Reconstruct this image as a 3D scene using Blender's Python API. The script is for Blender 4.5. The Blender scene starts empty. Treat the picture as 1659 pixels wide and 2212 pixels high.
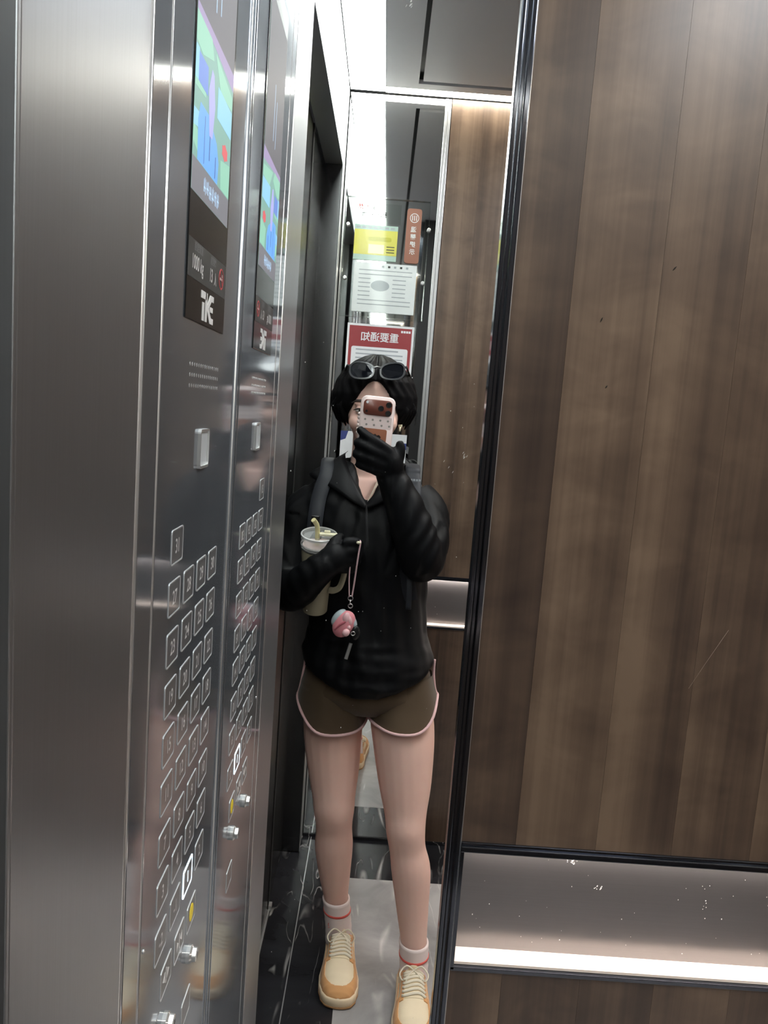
import bpy, bmesh, math, random
import numpy as np
from mathutils import Vector, Matrix, noise as mnoise

random.seed(7)
PI = math.pi
sc = bpy.context.scene
COL = sc.collection

# ------------------------------------------------------------------ camera, world, exposure
F_PX, PITCH, ROLL, YAW = 1707.68, -0.1304, 0.0743, 0.0091
CAM = Vector((0.1683, -0.9018, 1.42))
cam_d = bpy.data.cameras.new('camera')
cam = bpy.data.objects.new('camera', cam_d)
COL.objects.link(cam)
fw = Vector((math.sin(YAW) * math.cos(PITCH), math.cos(YAW) * math.cos(PITCH), math.sin(PITCH)))
rt = Vector((math.cos(YAW), -math.sin(YAW), 0))
up = rt.cross(fw)
r2 = math.cos(ROLL) * rt + math.sin(ROLL) * up
u2 = -math.sin(ROLL) * rt + math.cos(ROLL) * up
cam.matrix_world = Matrix(((r2.x, u2.x, -fw.x, CAM.x), (r2.y, u2.y, -fw.y, CAM.y), (r2.z, u2.z, -fw.z, CAM.z), (0, 0, 0, 1)))
cam_d.sensor_fit = 'VERTICAL'
cam_d.sensor_height = 36.0
cam_d.sensor_width = 27.0
cam_d.lens = F_PX / 2212 * 36.0
cam_d.clip_start = 0.02
sc.camera = cam

world = bpy.data.worlds.new('world')
sc.world = world
world.use_nodes = True
world.node_tree.nodes['Background'].inputs[0].default_value = (0.02, 0.02, 0.02, 1)
world.node_tree.nodes['Background'].inputs[1].default_value = 0.3

sc.view_settings.view_transform = 'Standard'
sc.view_settings.look = 'None'
sc.view_settings.exposure = 1.3
sc.view_settings.gamma = 1.0
sc.view_settings.use_curve_mapping = False
try:
    sc.cycles.max_bounces = 14
    sc.cycles.glossy_bounces = 8
    sc.cycles.diffuse_bounces = 5
    sc.cycles.transparent_max_bounces = 24
    sc.cycles.sample_clamp_indirect = 6.0
    sc.cycles.use_denoising = True
except Exception:
    pass

E_STRIP = 8.0        # ceiling light strips
E_LAMP = 6.5         # flush panel lamp in the middle of the ceiling
E_COVE = 9.0         # light coves along the walls
E_NICHE = 34.0       # LED line in the handrail recess

# dimensions of the lift car (metres); the mirror plane is y = 0, the control panel wall is x = 0
W, D, HC = 1.40, 1.554, 2.33
XF1, XF2 = 0.282, 0.299          # mirror trim
ZT, ZB = 0.906, 0.7375           # handrail recess

# ------------------------------------------------------------------ node helpers
def s2l(c):
    return tuple((v / 12.92 if v <= 0.04045 else ((v + 0.055) / 1.055) ** 2.4) for v in c)

def rgb(r, g, b):
    return s2l((r / 255, g / 255, b / 255)) + (1.0,)

class NT:
    def __init__(self, name):
        self.m = bpy.data.materials.new(name)
        self.m.use_nodes = True
        self.t = self.m.node_tree
        self.n = self.t.nodes
        self.bsdf = self.n['Principled BSDF']
    def new(self, typ, **kw):
        nd = self.n.new(typ)
        for k, v in kw.items():
            setattr(nd, k, v)
        return nd
    def link(self, a, b):
        self.t.links.new(a, b)
    def coords(self, scale=(1, 1, 1), out='Object', rnd=None):
        tc = self.new('ShaderNodeTexCoord')
        mp = self.new('ShaderNodeMapping')
        mp.inputs['Scale'].default_value = scale
        self.link(tc.outputs[out], mp.inputs['Vector'])
        if rnd is not None:
            oi = self.new('ShaderNodeObjectInfo')
            vm = self.new('ShaderNodeVectorMath', operation='SCALE')
            vm.inputs[0].default_value = rnd
            self.link(oi.outputs['Random'], vm.inputs['Scale'])
            self.link(vm.outputs[0], mp.inputs['Location'])
        return mp.outputs[0]
    def noise(self, vec, scale, detail=3, rough=0.5, dist=0.0):
        nd = self.new('ShaderNodeTexNoise')
        nd.inputs['Scale'].default_value = scale
        nd.inputs['Detail'].default_value = detail
        nd.inputs['Roughness'].default_value = rough
        nd.inputs['Distortion'].default_value = dist
        self.link(vec, nd.inputs['Vector'])
        return nd.outputs['Fac']
    def ramp(self, fac, stops, interp='LINEAR'):
        nd = self.new('ShaderNodeValToRGB')
        nd.color_ramp.interpolation = interp
        el = nd.color_ramp.elements
        while len(el) < len(stops):
            el.new(0.5)
        for e, (p, c) in zip(el, stops):
            e.position = p
            e.color = c if len(c) == 4 else (*c, 1)
        self.link(fac, nd.inputs[0])
        return nd.outputs[0]
    def mix(self, fac, a, b, mode='MIX'):
        nd = self.new('ShaderNodeMix', data_type='RGBA', blend_type=mode)
        if isinstance(fac, (int, float)):
            nd.inputs[0].default_value = fac
        else:
            self.link(fac, nd.inputs[0])
        for i, v in ((6, a), (7, b)):
            if isinstance(v, tuple):
                nd.inputs[i].default_value = v
            else:
                self.link(v, nd.inputs[i])
        return nd.outputs[2]
    def math(self, op, a, b=0.0):
        nd = self.new('ShaderNodeMath', operation=op)
        for i, v in ((0, a), (1, b)):
            if isinstance(v, (int, float)):
                nd.inputs[i].default_value = v
            else:
                self.link(v, nd.inputs[i])
        return nd.outputs[0]
    def bump(self, h, strength=0.2, dist=0.001):
        b = self.new('ShaderNodeBump')
        b.inputs['Strength'].default_value = strength
        b.inputs['Distance'].default_value = dist
        self.link(h, b.inputs['Height'])
        self.link(b.outputs[0], self.bsdf.inputs['Normal'])
    def set(self, **kw):
        names = dict(color='Base Color', metal='Metallic', rough='Roughness', spec='Specular IOR Level', coat='Coat Weight',
                     coat_rough='Coat Roughness', sheen='Sheen Weight', trans='Transmission Weight', alpha='Alpha', ior='IOR',
                     sss='Subsurface Weight', emit='Emission Color', estr='Emission Strength')
        for k, v in kw.items():
            s = self.bsdf.inputs[names[k]]
            if hasattr(v, 'is_linked') or isinstance(v, bpy.types.NodeSocket):
                self.link(v, s)
            else:
                s.default_value = v
        return self

def plain(name, color, rough=0.5, metal=0.0, **kw):
    t = NT(name)
    v = t.coords((1, 1, 1))
    n = t.noise(v, 60, 2)
    c0 = tuple(x * 0.93 for x in color[:3]) + (1,)
    c1 = tuple(min(1, x * 1.05) for x in color[:3]) + (1,)
    t.set(color=t.mix(n, c0, c1), rough=rough, metal=metal, **kw)
    return t.m

def emitter(name, color, strength, base=0.8):
    t = NT(name)
    v = t.coords()
    n = t.noise(v, 3, 1)
    t.set(color=(base, base, base, 1), emit=t.mix(n, tuple(x * 0.97 for x in color[:3]) + (1,), color), estr=strength)
    return t.m

def steel(name, base, rough, streak=0.05, haze=0.0, horiz=False):
    """metal with a sharp reflection plus a broad soft lobe (haze = its share), as worn brushed steel has"""
    t = NT(name)
    sx = (9, 9, 700) if horiz else (500, 500, 6)
    n = t.noise(t.coords(sx), 1.0, 4, 0.6)
    n2 = t.noise(t.coords((3.0, 3.0, 1.2)), 2.0, 4, 0.6)
    col = t.mix(n, tuple(x * 0.92 for x in base[:3]) + (1,), tuple(min(1, x * 1.06) for x in base[:3]) + (1,))
    r = t.math('ADD', t.math('MULTIPLY', n2, streak * 2), rough - streak)
    t.set(color=col, metal=1.0, rough=r)
    if haze:
        gl = t.new('ShaderNodeBsdfAnisotropic')
        t.link(col, gl.inputs['Color'])
        gl.inputs['Roughness'].default_value = 0.62
        mx = t.new('ShaderNodeMixShader')
        mx.inputs[0].default_value = haze
        t.link(t.bsdf.outputs[0], mx.inputs[1])
        t.link(gl.outputs[0], mx.inputs[2])
        t.link(mx.outputs[0], t.n['Material Output'].inputs['Surface'])
    return t.m

M = {}
M['steel_polish'] = steel('polished_steel', (0.43, 0.475, 0.53), 0.085, 0.02, 0.26)
M['steel_brush'] = steel('brushed_steel', (0.48, 0.50, 0.53), 0.32, 0.04, 0.17)
M['steel_door'] = steel('door_steel', (0.145, 0.148, 0.150), 0.22, 0.03, 0.10)
M['bead'] = steel('bright_steel_bead', (0.80, 0.80, 0.80), 0.18, 0.02, 0.4)
M['dark_trim'] = steel('black_mirror_trim', (0.11, 0.12, 0.145), 0.10, 0.02, 0.1)
M['backplate'] = steel('niche_backplate', (0.27, 0.265, 0.275), 0.25, 0.02, 0.38, horiz=True)
M['sill'] = plain('niche_sill', rgb(236, 222, 210), 0.45)
M['gap'] = plain('shadow_gap', (0.012, 0.012, 0.013, 1), 0.7)
M['black_glass'] = plain('black_glass', (0.012, 0.013, 0.014, 1), 0.14, spec=0.22)
M['grey_strip'] = plain('grey_plate_strip', (0.040, 0.041, 0.042, 1), 0.35)
M['print_white'] = plain('white_print', (0.72, 0.72, 0.72, 1), 0.5)
M['print_grey'] = plain('grey_print', (0.22, 0.22, 0.23, 1), 0.5)
M['print_red'] = plain('red_print', rgb(190, 60, 66), 0.5)
M['engrave'] = plain('engraved_white', (0.66, 0.66, 0.66, 1), 0.45)
M['btn_frame'] = plain('button_frame', (0.62, 0.63, 0.64, 1), 0.35, 0.5)
M['btn'] = steel('button_steel', (0.42, 0.42, 0.43), 0.09, 0.02, 0.5)
M['btn_lit'] = emitter('lit_button', (0.62, 0.85, 1.0, 1), 1.1)
M['btn_yellow'] = plain('yellow_bell', rgb(235, 210, 40), 0.4)
M['chrome'] = steel('chrome', (0.85, 0.86, 0.86), 0.12, 0.03, 0.3)
M['card'] = plain('card_reader', rgb(190, 195, 198), 0.35)
M['strip'] = emitter('ceiling_light', (0.94, 1.0, 0.96, 1), E_STRIP)
M['lamp'] = emitter('panel_lamp', (0.96, 0.98, 1.0, 1), E_LAMP)
M['cove'] = emitter('cove_light', (1.0, 0.97, 0.84, 1), E_COVE)
M['led'] = emitter('niche_led', (1.0, 0.88, 0.78, 1), E_NICHE)

def ceiling_mat():
    t = NT('ceiling_panel')
    n = t.noise(t.coords((1, 1, 1)), 4, 3)
    t.set(color=t.mix(n, rgb(196, 196, 200), rgb(206, 206, 209)), rough=0.5)
    return t.m
M['ceil'] = ceiling_mat()

def wood_mat(name='walnut_laminate'):
    t = NT(name)
    rv = (3.1, 1.7, 9.3)
    g = t.noise(t.coords((95, 95, 1.3), rnd=rv), 1.0, 5, 0.65, 0.3)      # fine grain
    b = t.noise(t.coords((13, 13, 0.30), rnd=rv), 1.0, 3, 0.5, 0.2)         # broad lengthwise bands
    d = t.noise(t.coords((34, 34, 0.55), rnd=rv), 1.0, 3, 0.6, 0.3)          # dark fibrous streaks
    c = t.noise(t.coords((9, 9, 14), rnd=rv), 1.0, 3, 0.6, 0.5)             # cross figure
    cm = t.noise(t.coords((10, 10, 1.4), rnd=rv), 1.0, 2)
    oi = t.new('ShaderNodeObjectInfo')
    fac = t.math('ADD', t.math('MULTIPLY', g, 0.24), t.math('MULTIPLY', b, 0.66))
    fac = t.math('ADD', fac, t.math('MULTIPLY', t.math('MULTIPLY', c, cm), 0.62))
    fac = t.math('ADD', fac, t.math('MULTIPLY', oi.outputs['Random'], 0.16))
    col = t.ramp(fac, [(0.46, rgb(47, 37, 33)), (0.60, rgb(71, 57, 48)), (0.72, rgb(92, 75, 62)), (0.86, rgb(113, 94, 78))])
    st = t.ramp(d, [(0.56, (0, 0, 0)), (0.72, (1, 1, 1))])
    st = t.math('MULTIPLY', st, t.ramp(b, [(0.40, (1, 1, 1)), (0.56, (0, 0, 0))]))
    col = t.mix(t.math('MULTIPLY', st, 0.7), col, rgb(46, 37, 34))
    t.set(color=col, rough=0.36, spec=0.45, coat=0.3, coat_rough=0.22)
    t.bump(g, 0.05, 0.0004)
    return t.m
M['wood'] = wood_mat()

def marble_mat(name, c0, c1, vein, scale=1.0, rough=0.3, amt=1.0, width=0.012):
    t = NT(name)
    cl = t.noise(t.coords((1, 1, 1)), 2.6, 6, 0.6, 0.8)
    body = t.mix(t.ramp(cl, [(0.35, (0, 0, 0)), (0.65, (1, 1, 1))]), c0, c1)
    vs = None
    for k, (rot, sc_, w) in enumerate((((0, 0, 0.9), 2.0, width), ((0, 0, -0.5), 3.4, width * 0.8), ((0, 0, 1.9), 6.0, width * 0.6))):
        tc = t.new('ShaderNodeTexCoord')
        mp = t.new('ShaderNodeMapping')
        mp.inputs['Rotation'].default_value = rot
        mp.inputs['Scale'].default_value = (1.0, 0.22, 1.0)
        mp.inputs['Location'].default_value = (3.7 * k, 1.3 * k, 0)
        t.link(tc.outputs['Object'], mp.inputs['Vector'])
        n = t.noise(mp.outputs[0], sc_ * scale, 3, 0.45, 0.25)
        ridge = t.math('ABSOLUTE', t.math('SUBTRACT', n, 0.5))
        v = t.ramp(ridge, [(0.0, (1, 1, 1)), (w * 0.5, (0.5, 0.5, 0.5)), (w, (0, 0, 0))])
        mk = t.ramp(t.noise(t.coords((1, 1, 1)), 4.0 + k, 3), [(0.50, (0, 0, 0)), (0.64, (1, 1, 1))])
        v = t.math('MULTIPLY', v, mk)
        vs = v if vs is None else t.math('MAXIMUM', vs, v)
    t.set(color=t.mix(t.math('MULTIPLY', vs, amt), body, vein), rough=rough, spec=0.28)
    return t.m
M['marble_grey'] = marble_mat('grey_marble', rgb(136, 134, 135), rgb(180, 177, 176), rgb(236, 232, 228), 1.5, 0.26, 0.9, 0.010)
M['marble_black'] = marble_mat('black_marble', rgb(22, 22, 25), rgb(44, 44, 48), rgb(190, 188, 186), 2.0, 0.26, 0.9, 0.010)

def mirror_mat():
    t = NT('mirror_glass')
    n = t.noise(t.coords(), 6, 3)
    t.set(color=t.mix(n, (0.76, 0.77, 0.76, 1), (0.82, 0.83, 0.82, 1)), metal=1.0, rough=0.025)
    return t.m
M['mirror'] = mirror_mat()

def clear_mat():
    t = NT('clear_pane')
    tr = t.new('ShaderNodeBsdfTransparent')
    tr.inputs['Color'].default_value = (1, 1, 1, 1)
    t.link(tr.outputs[0], t.n['Material Output'].inputs['Surface'])
    return t.m
M['clear'] = clear_mat()

def acrylic_mat(name='acrylic', amount=0.16, col=(0.9, 0.92, 0.9, 1)):
    t = NT(name)
    tr = t.new('ShaderNodeBsdfTransparent')
    tr.inputs['Color'].default_value = (0.97, 0.98, 0.97, 1)
    gl = t.new('ShaderNodeBsdfGlossy')
    gl.inputs['Roughness'].default_value = 0.05
    gl.inputs['Color'].default_value = col
    mx = t.new('ShaderNodeMixShader')
    mx.inputs[0].default_value = amount
    t.link(tr.outputs[0], mx.inputs[1])
    t.link(gl.outputs[0], mx.inputs[2])
    t.link(mx.outputs[0], t.n['Material Output'].inputs['Surface'])
    return t.m
M['acrylic'] = acrylic_mat('acrylic', 0.009)
M['acrylic_edge'] = acrylic_mat('acrylic_edge', 0.55)
M['lid_clear'] = acrylic_mat('clear_lid', 0.30)
def frosted(name, amount, col):
    t = NT(name)
    tr = t.new('ShaderNodeBsdfTransparent')
    mx = t.new('ShaderNodeMixShader')
    mx.inputs[0].default_value = amount
    t.set(color=col, rough=0.12, spec=0.8)
    t.link(tr.outputs[0], mx.inputs[1])
    t.link(t.bsdf.outputs[0], mx.inputs[2])
    t.link(mx.outputs[0], t.n['Material Output'].inputs['Surface'])
    return t.m
M['lid_clear'] = frosted('clear_lid', 0.34, (0.75, 0.78, 0.78, 1))
M['lid_edge'] = frosted('clear_lid_rim', 0.75, (0.80, 0.82, 0.82, 1))

def cloth(name, color, rough=0.75, sheen=0.2, scale=260, spec=0.3):
    t = NT(name)
    v = t.coords()
    n = t.noise(v, scale, 2)
    n2 = t.noise(v, 9, 3)
    col = t.mix(n2, tuple(x * 0.82 for x in color[:3]) + (1,), tuple(min(1, x * 1.12) for x in color[:3]) + (1,))
    t.set(color=col, rough=rough, sheen=sheen, spec=spec)
    t.bump(n, 0.15, 0.0005)
    return t.m
M['jacket'] = cloth('black_jacket_cloth', (0.0042, 0.0045, 0.0056, 1), 0.50, 0.0, 500, 0.18)
M['strap'] = cloth('backpack_webbing', (0.017, 0.019, 0.025, 1), 0.5, 0.05, 700)
M['pack'] = cloth('backpack_nylon', (0.016, 0.016, 0.019, 1), 0.6)
M['shorts'] = cloth('olive_brown_shorts', rgb(82, 66, 48), 0.8, 0.2)
M['piping'] = cloth('pink_piping', rgb(232, 190, 190), 0.7)
M['sock'] = cloth('white_sock', rgb(240, 222, 218), 0.85, 0.2, 400)
M['sock_red'] = cloth('red_sock_stripe', rgb(222, 96, 88), 0.8)
M['cream'] = cloth('cream_leather', rgb(240, 222, 190), 0.5, 0.0, 300)
M['orange'] = cloth('apricot_suede', rgb(226, 168, 112), 0.8, 0.2, 300)
M['lace'] = cloth('white_lace', rgb(236, 226, 205), 0.8)
M['rubber'] = plain('pale_rubber', rgb(236, 212, 178), 0.6)
M['gum'] = plain('gum_sole', rgb(196, 150, 104), 0.6)
M['lining'] = cloth('cream_camisole', rgb(214, 196, 176), 0.8)

def skin_mat():
    t = NT('skin')
    v = t.coords()
    n = t.noise(v, 14, 4)
    n2 = t.noise(v, 240, 2)
    col = t.mix(n, rgb(236, 190, 174), rgb(246, 207, 192))
    t.set(color=col, rough=0.5, spec=0.35, sss=0.08)
    t.bsdf.inputs['Subsurface Radius'].default_value = (0.012, 0.005, 0.003)
    t.bump(n2, 0.05, 0.0004)
    return t.m
M['skin'] = skin_mat()

def hair_mat():
    t = NT('black_hair')
    n = t.noise(t.coords((160, 160, 6)), 1.0, 4, 0.6)
    t.set(color=t.mix(n, (0.003, 0.003, 0.004, 1), (0.009, 0.0085, 0.009, 1)), rough=0.5, spec=0.10)
    t.bump(n, 0.4, 0.002)
    return t.m
M['hair'] = hair_mat()
M['brow'] = plain('brow_hair', (0.06, 0.045, 0.04, 1), 0.8)
M['eye_white'] = plain('eye_white', rgb(215, 205, 200), 0.25)
M['iris'] = plain('iris', (0.015, 0.010, 0.008, 1), 0.1)
M['lip'] = plain('lip', rgb(178, 104, 98), 0.4)
M['glass_frame'] = plain('grey_acetate', (0.055, 0.057, 0.062, 1), 0.25)
M['lens_dark'] = plain('dark_lens', (0.006, 0.007, 0.010, 1), 0.03, coat=1.0, coat_rough=0.02)
M['case'] = plain('white_phone_case', rgb(238, 218, 214), 0.35)
M['phone_brown'] = plain('copper_brown_glass', rgb(112, 62, 50), 0.3)
M['phone_plate'] = plain('copper_brown_back', rgb(170, 110, 84), 0.35)
M['pattern_dot'] = plain('grey_pattern', rgb(140, 132, 124), 0.5)
M['black'] = plain('black_plastic', (0.008, 0.008, 0.009, 1), 0.3)
M['cup'] = plain('ivory_tumbler', rgb(186, 178, 152), 0.42)
M['straw'] = plain('cream_straw', rgb(232, 222, 170), 0.4)
M['tab'] = plain('cream_lid_tab', rgb(246, 240, 208), 0.35)
M['pink'] = plain('pink_vinyl', rgb(236, 152, 160), 0.45)
M['pink_light'] = plain('pale_pink_vinyl', rgb(246, 196, 200), 0.45)
M['pink_dark'] = plain('deep_pink_vinyl', rgb(190, 100, 112), 0.5)
M['silver_blue'] = plain('silvery_blue_plastic', rgb(190, 202, 208), 0.25)
M['strap_pink'] = cloth('pink_charm_cord', rgb(212, 176, 180), 0.6)
M['paper'] = plain('white_paper', rgb(226, 228, 230), 0.6)
M['paper_grey'] = plain('grey_ink', rgb(165, 170, 176), 0.7)
M['poster_red'] = plain('dark_red_poster', rgb(150, 58, 62), 0.4)
M['poster_yellow'] = plain('yellow_poster', rgb(214, 206, 92), 0.5)
M['poster_teal'] = plain('teal_band', rgb(172, 196, 186), 0.5)
M['poster_ink'] = plain('black_ink', rgb(62, 64, 62), 0.6)
M['poster_olive'] = plain('olive_lozenge', rgb(190, 184, 60), 0.5)
M['poster_pink'] = plain('pale_pink_patch', rgb(228, 214, 178), 0.5)
M['poster_brown'] = plain('brown_sign', rgb(152, 98, 80), 0.4)
M['poster_blue'] = plain('blue_ink', rgb(62, 72, 130), 0.5)
M['scr_grey'] = emitter('screen_grey', (0.20, 0.20, 0.23, 1), 0.38, 0.03)
M['scr_teal'] = emitter('screen_teal', (0.20, 0.42, 0.36, 1), 0.42, 0.03)
M['scr_green'] = emitter('screen_green', (0.28, 0.62, 0.46, 1), 0.42, 0.03)
M['scr_blue'] = emitter('screen_blue', (0.12, 0.38, 0.95, 1), 0.46, 0.03)
M['scr_deep'] = emitter('screen_deep_blue', (0.12, 0.25, 0.70, 1), 0.42, 0.03)
M['scr_sky'] = emitter('screen_sky', (0.25, 0.58, 0.95, 1), 0.46, 0.03)
M['scr_lilac'] = emitter('screen_lilac', (0.42, 0.42, 0.85, 1), 0.42, 0.03)
M['scr_purple'] = emitter('screen_purple', (0.34, 0.26, 0.48, 1), 0.42, 0.03)
M['scr_red'] = emitter('screen_red', (0.75, 0.10, 0.12, 1), 0.42, 0.03)
M['scr_line'] = emitter('screen_line', (0.04, 0.07, 0.22, 1), 0.42, 0.03)
M['scr_text'] = emitter('screen_text', (0.45, 0.68, 0.95, 1), 0.46, 0.03)
M['scr_off'] = emitter('screen_dark', (0.10, 0.095, 0.12, 1), 0.38, 0.03)
M['dust'] = plain('dust_white', rgb(215, 215, 212), 0.9)
M['scratch'] = plain('pale_scratch', rgb(150, 132, 118), 0.7)
M['scuff'] = plain('dark_scuff', (0.02, 0.018, 0.016, 1), 0.8)

# ------------------------------------------------------------------ mesh helpers
class MB:
    """collects geometry; build() links it as ONE mesh object. flip=True mirrors it in the plane y = 0."""
    def __init__(self):
        self.v, self.f, self.mi = [], [], []
        self.cur = 0
    def add(self, vs, fs):
        o = len(self.v)
        self.v += [tuple(p) for p in vs]
        for f in fs:
            self.f.append(tuple(i + o for i in f))
            self.mi.append(self.cur)
        return self
    def box(self, lo, hi, bev=0.0):
        (x0, y0, z0), (x1, y1, z1) = lo, hi
        if x0 > x1: x0, x1 = x1, x0
        if y0 > y1: y0, y1 = y1, y0
        if z0 > z1: z0, z1 = z1, z0
        if bev <= 0:
            vs = [(x0, y0, z0), (x1, y0, z0), (x1, y1, z0), (x0, y1, z0), (x0, y0, z1), (x1, y0, z1), (x1, y1, z1), (x0, y1, z1)]
            fs = [(3, 2, 1, 0), (4, 5, 6, 7), (0, 1, 5, 4), (1, 2, 6, 5), (2, 3, 7, 6), (3, 0, 4, 7)]
            return self.add(vs, fs)
        bm = bmesh.new()
        bmesh.ops.create_cube(bm, size=1)
        for v in bm.verts:
            v.co = Vector(((x0 + x1) / 2 + v.co.x * (x1 - x0), (y0 + y1) / 2 + v.co.y * (y1 - y0), (z0 + z1) / 2 + v.co.z * (z1 - z0)))
        b = min(bev, 0.45 * min(x1 - x0, y1 - y0, z1 - z0))
        bmesh.ops.bevel(bm, geom=list(bm.edges), offset=b, segments=2, affect='EDGES', profile=0.6)
        return self.frombm(bm)
    def frombm(self, bm):
        bm.verts.index_update()
        self.add([v.co[:] for v in bm.verts], [[v.index for v in f.verts] for f in bm.faces])
        bm.free()
        return self
    def loft(self, rings, closed=True, cap0=True, cap1=True):
        n = len(rings[0])
        o = len(self.v)
        self.v += [tuple(p) for r in rings for p in r]
        fs = []
        for i in range(len(rings) - 1):
            for j in range(n if closed else n - 1):
                k = (j + 1) % n
                fs.append((o + i * n + j, o + i * n + k, o + (i + 1) * n + k, o + (i + 1) * n + j))
        if cap0 and closed: fs.append(tuple(o + j for j in range(n))[::-1])
        if cap1 and closed: fs.append(tuple(o + (len(rings) - 1) * n + j for j in range(n)))
        self.f += fs
        self.mi += [self.cur] * len(fs)
        return self
    def tube(self, pts, rad, seg=10, cap=True, flat=None, upv=None):
        """round (or flat=(a,b) elliptical) tube along pts with a radius per point"""
        P = [Vector(p) for p in pts]
        if not isinstance(rad, (list, tuple)): rad = [rad] * len(P)
        rings = []
        nrm = Vector(upv) if upv else None
        for i, p in enumerate(P):
            t = (P[min(i + 1, len(P) - 1)] - P[max(i - 1, 0)])
            t = t.normalized() if t.length > 1e-9 else Vector((0, 0, 1))
            if nrm is None:
                nrm = t.orthogonal().normalized()
            nrm = (nrm - t * nrm.dot(t))
            nrm = nrm.normalized() if nrm.length > 1e-6 else t.orthogonal().normalized()
            bi = t.cross(nrm)
            a, b = (rad[i] if isinstance(rad[i], (tuple, list)) else (rad[i], rad[i]))
            if flat: a, b = a * flat[0], b * flat[1]
            rings.append([p + nrm * (a * math.cos(2 * PI * k / seg)) + bi * (b * math.sin(2 * PI * k / seg)) for k in range(seg)])
        return self.loft(rings, True, cap, cap)
    def ell(self, c, r, seg=16, rows=10, rot=None):
        c = Vector(c)
        R = rot if rot else Matrix.Identity(3)
        rings = []
        for i in range(1, rows):
            a = -PI / 2 + PI * i / rows
            rings.append([c + R @ Vector((r[0] * math.cos(a) * math.cos(2 * PI * k / seg), r[1] * math.cos(a) * math.sin(2 * PI * k / seg), r[2] * math.sin(a))) for k in range(seg)])
        o = len(self.v)
        self.loft(rings, True, False, False)
        n = len(self.v)
        self.v += [tuple(c + R @ Vector((0, 0, -r[2]))), tuple(c + R @ Vector((0, 0, r[2])))]
        last = o + (rows - 2) * seg
        for k in range(seg):
            self.f.append((n, o + (k + 1) % seg, o + k)); self.mi.append(self.cur)
            self.f.append((n + 1, last + k, last + (k + 1) % seg)); self.mi.append(self.cur)
        return self
    def lathe(self, prof, c=(0, 0, 0), axis=None, seg=28, cap=True):
        """prof: (radius, height) list around axis through c"""
        c = Vector(c)
        ax = Vector(axis).normalized() if axis else Vector((0, 0, 1))
        e1 = ax.orthogonal().normalized()
        e2 = ax.cross(e1)
        rings = [[c + ax * h + e1 * (r * math.cos(2 * PI * k / seg)) + e2 * (r * math.sin(2 * PI * k / seg)) for k in range(seg)] for r, h in prof]
        return self.loft(rings, True, cap, cap)
    def prism(self, poly, to3, t0, t1):
        """a flat polygon (list of 2-d points) made into a slab; to3(u, v, t) maps to space"""
        n = len(poly)
        vs = [to3(u, v, t0) for u, v in poly] + [to3(u, v, t1) for u, v in poly]
        fs = [tuple(range(n))[::-1], tuple(range(n, 2 * n))] + [(i, (i + 1) % n, n + (i + 1) % n, n + i) for i in range(n)]
        return self.add(vs, fs)
    def build(self, name, mats, parent=None, smooth=False, flip=False):
        if not isinstance(mats, (list, tuple)): mats = [mats]
        vs, fs = self.v, self.f
        if flip:
            vs = [(x, -y, z) for x, y, z in vs]
            fs = [f[::-1] for f in fs]
        me = bpy.data.meshes.new(name)
        me.from_pydata(vs, [], fs)
        for m in mats: me.materials.append(m)
        me.polygons.foreach_set('material_index', self.mi)
        bm = bmesh.new()
        bm.from_mesh(me)
        bmesh.ops.recalc_face_normals(bm, faces=bm.faces)
        bm.to_mesh(me)
        bm.free()
        if smooth is True:
            me.polygons.foreach_set('use_smooth', [True] * len(me.polygons))
        elif smooth and smooth > 30:
            me.polygons.foreach_set('use_smooth', [True] * len(me.polygons))
            me.set_sharp_from_angle(angle=math.radians(smooth))
        me.update()
        o = bpy.data.objects.new(name, me)
        COL.objects.link(o)
        if parent: o.parent = parent
        return o

def tag(o, label=None, cat=None, group=None, kind=None):
    for k, v in (('label', label), ('category', cat), ('group', group), ('kind', kind)):
        if v: o[k] = v
    return o

def empty(name, label=None, cat=None, group=None, kind=None):
    o = bpy.data.objects.new(name, None)
    o.empty_display_size = 0.05
    COL.objects.link(o)
    return tag(o, label, cat, group, kind)

def base_at(root, p):
    """move an Empty to the thing's base while its parts stay where they are"""
    root.location = p
    for c in root.children:
        c.matrix_parent_inverse = Matrix.Translation(-Vector(p))

_tx = {}
def text_geo(body, size=1.0, align='CENTER', bold=0.012):
    key = (body, align)
    if key not in _tx:
        cu = bpy.data.curves.new('lettering', 'FONT')
        cu.body = body
        cu.size = 1.0
        cu.resolution_u = 3
        cu.offset = bold
        cu.align_x = align
        cu.align_y = 'CENTER'
        ob = bpy.data.objects.new('lettering', cu)
        COL.objects.link(ob)
        dg = bpy.context.evaluated_depsgraph_get()
        dg.update()
        me = bpy.data.meshes.new_from_object(ob.evaluated_get(dg))
        vs = [v.co[:2] for v in me.vertices]
        fs = [tuple(p.vertices) for p in me.polygons]
        bpy.data.objects.remove(ob)
        bpy.data.curves.remove(cu)
        bpy.data.meshes.remove(me)
        _tx[key] = (vs, fs)
    vs, fs = _tx[key]
    return [(x * size, y * size) for x, y in vs], fs

def add_text(mb, body, to3, size, t=0.0, align='CENTER', sx=1.0):
    vs, fs = text_geo(body, size, align)
    mb.add([to3(x * sx, y, t) for x, y in vs], fs)

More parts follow.
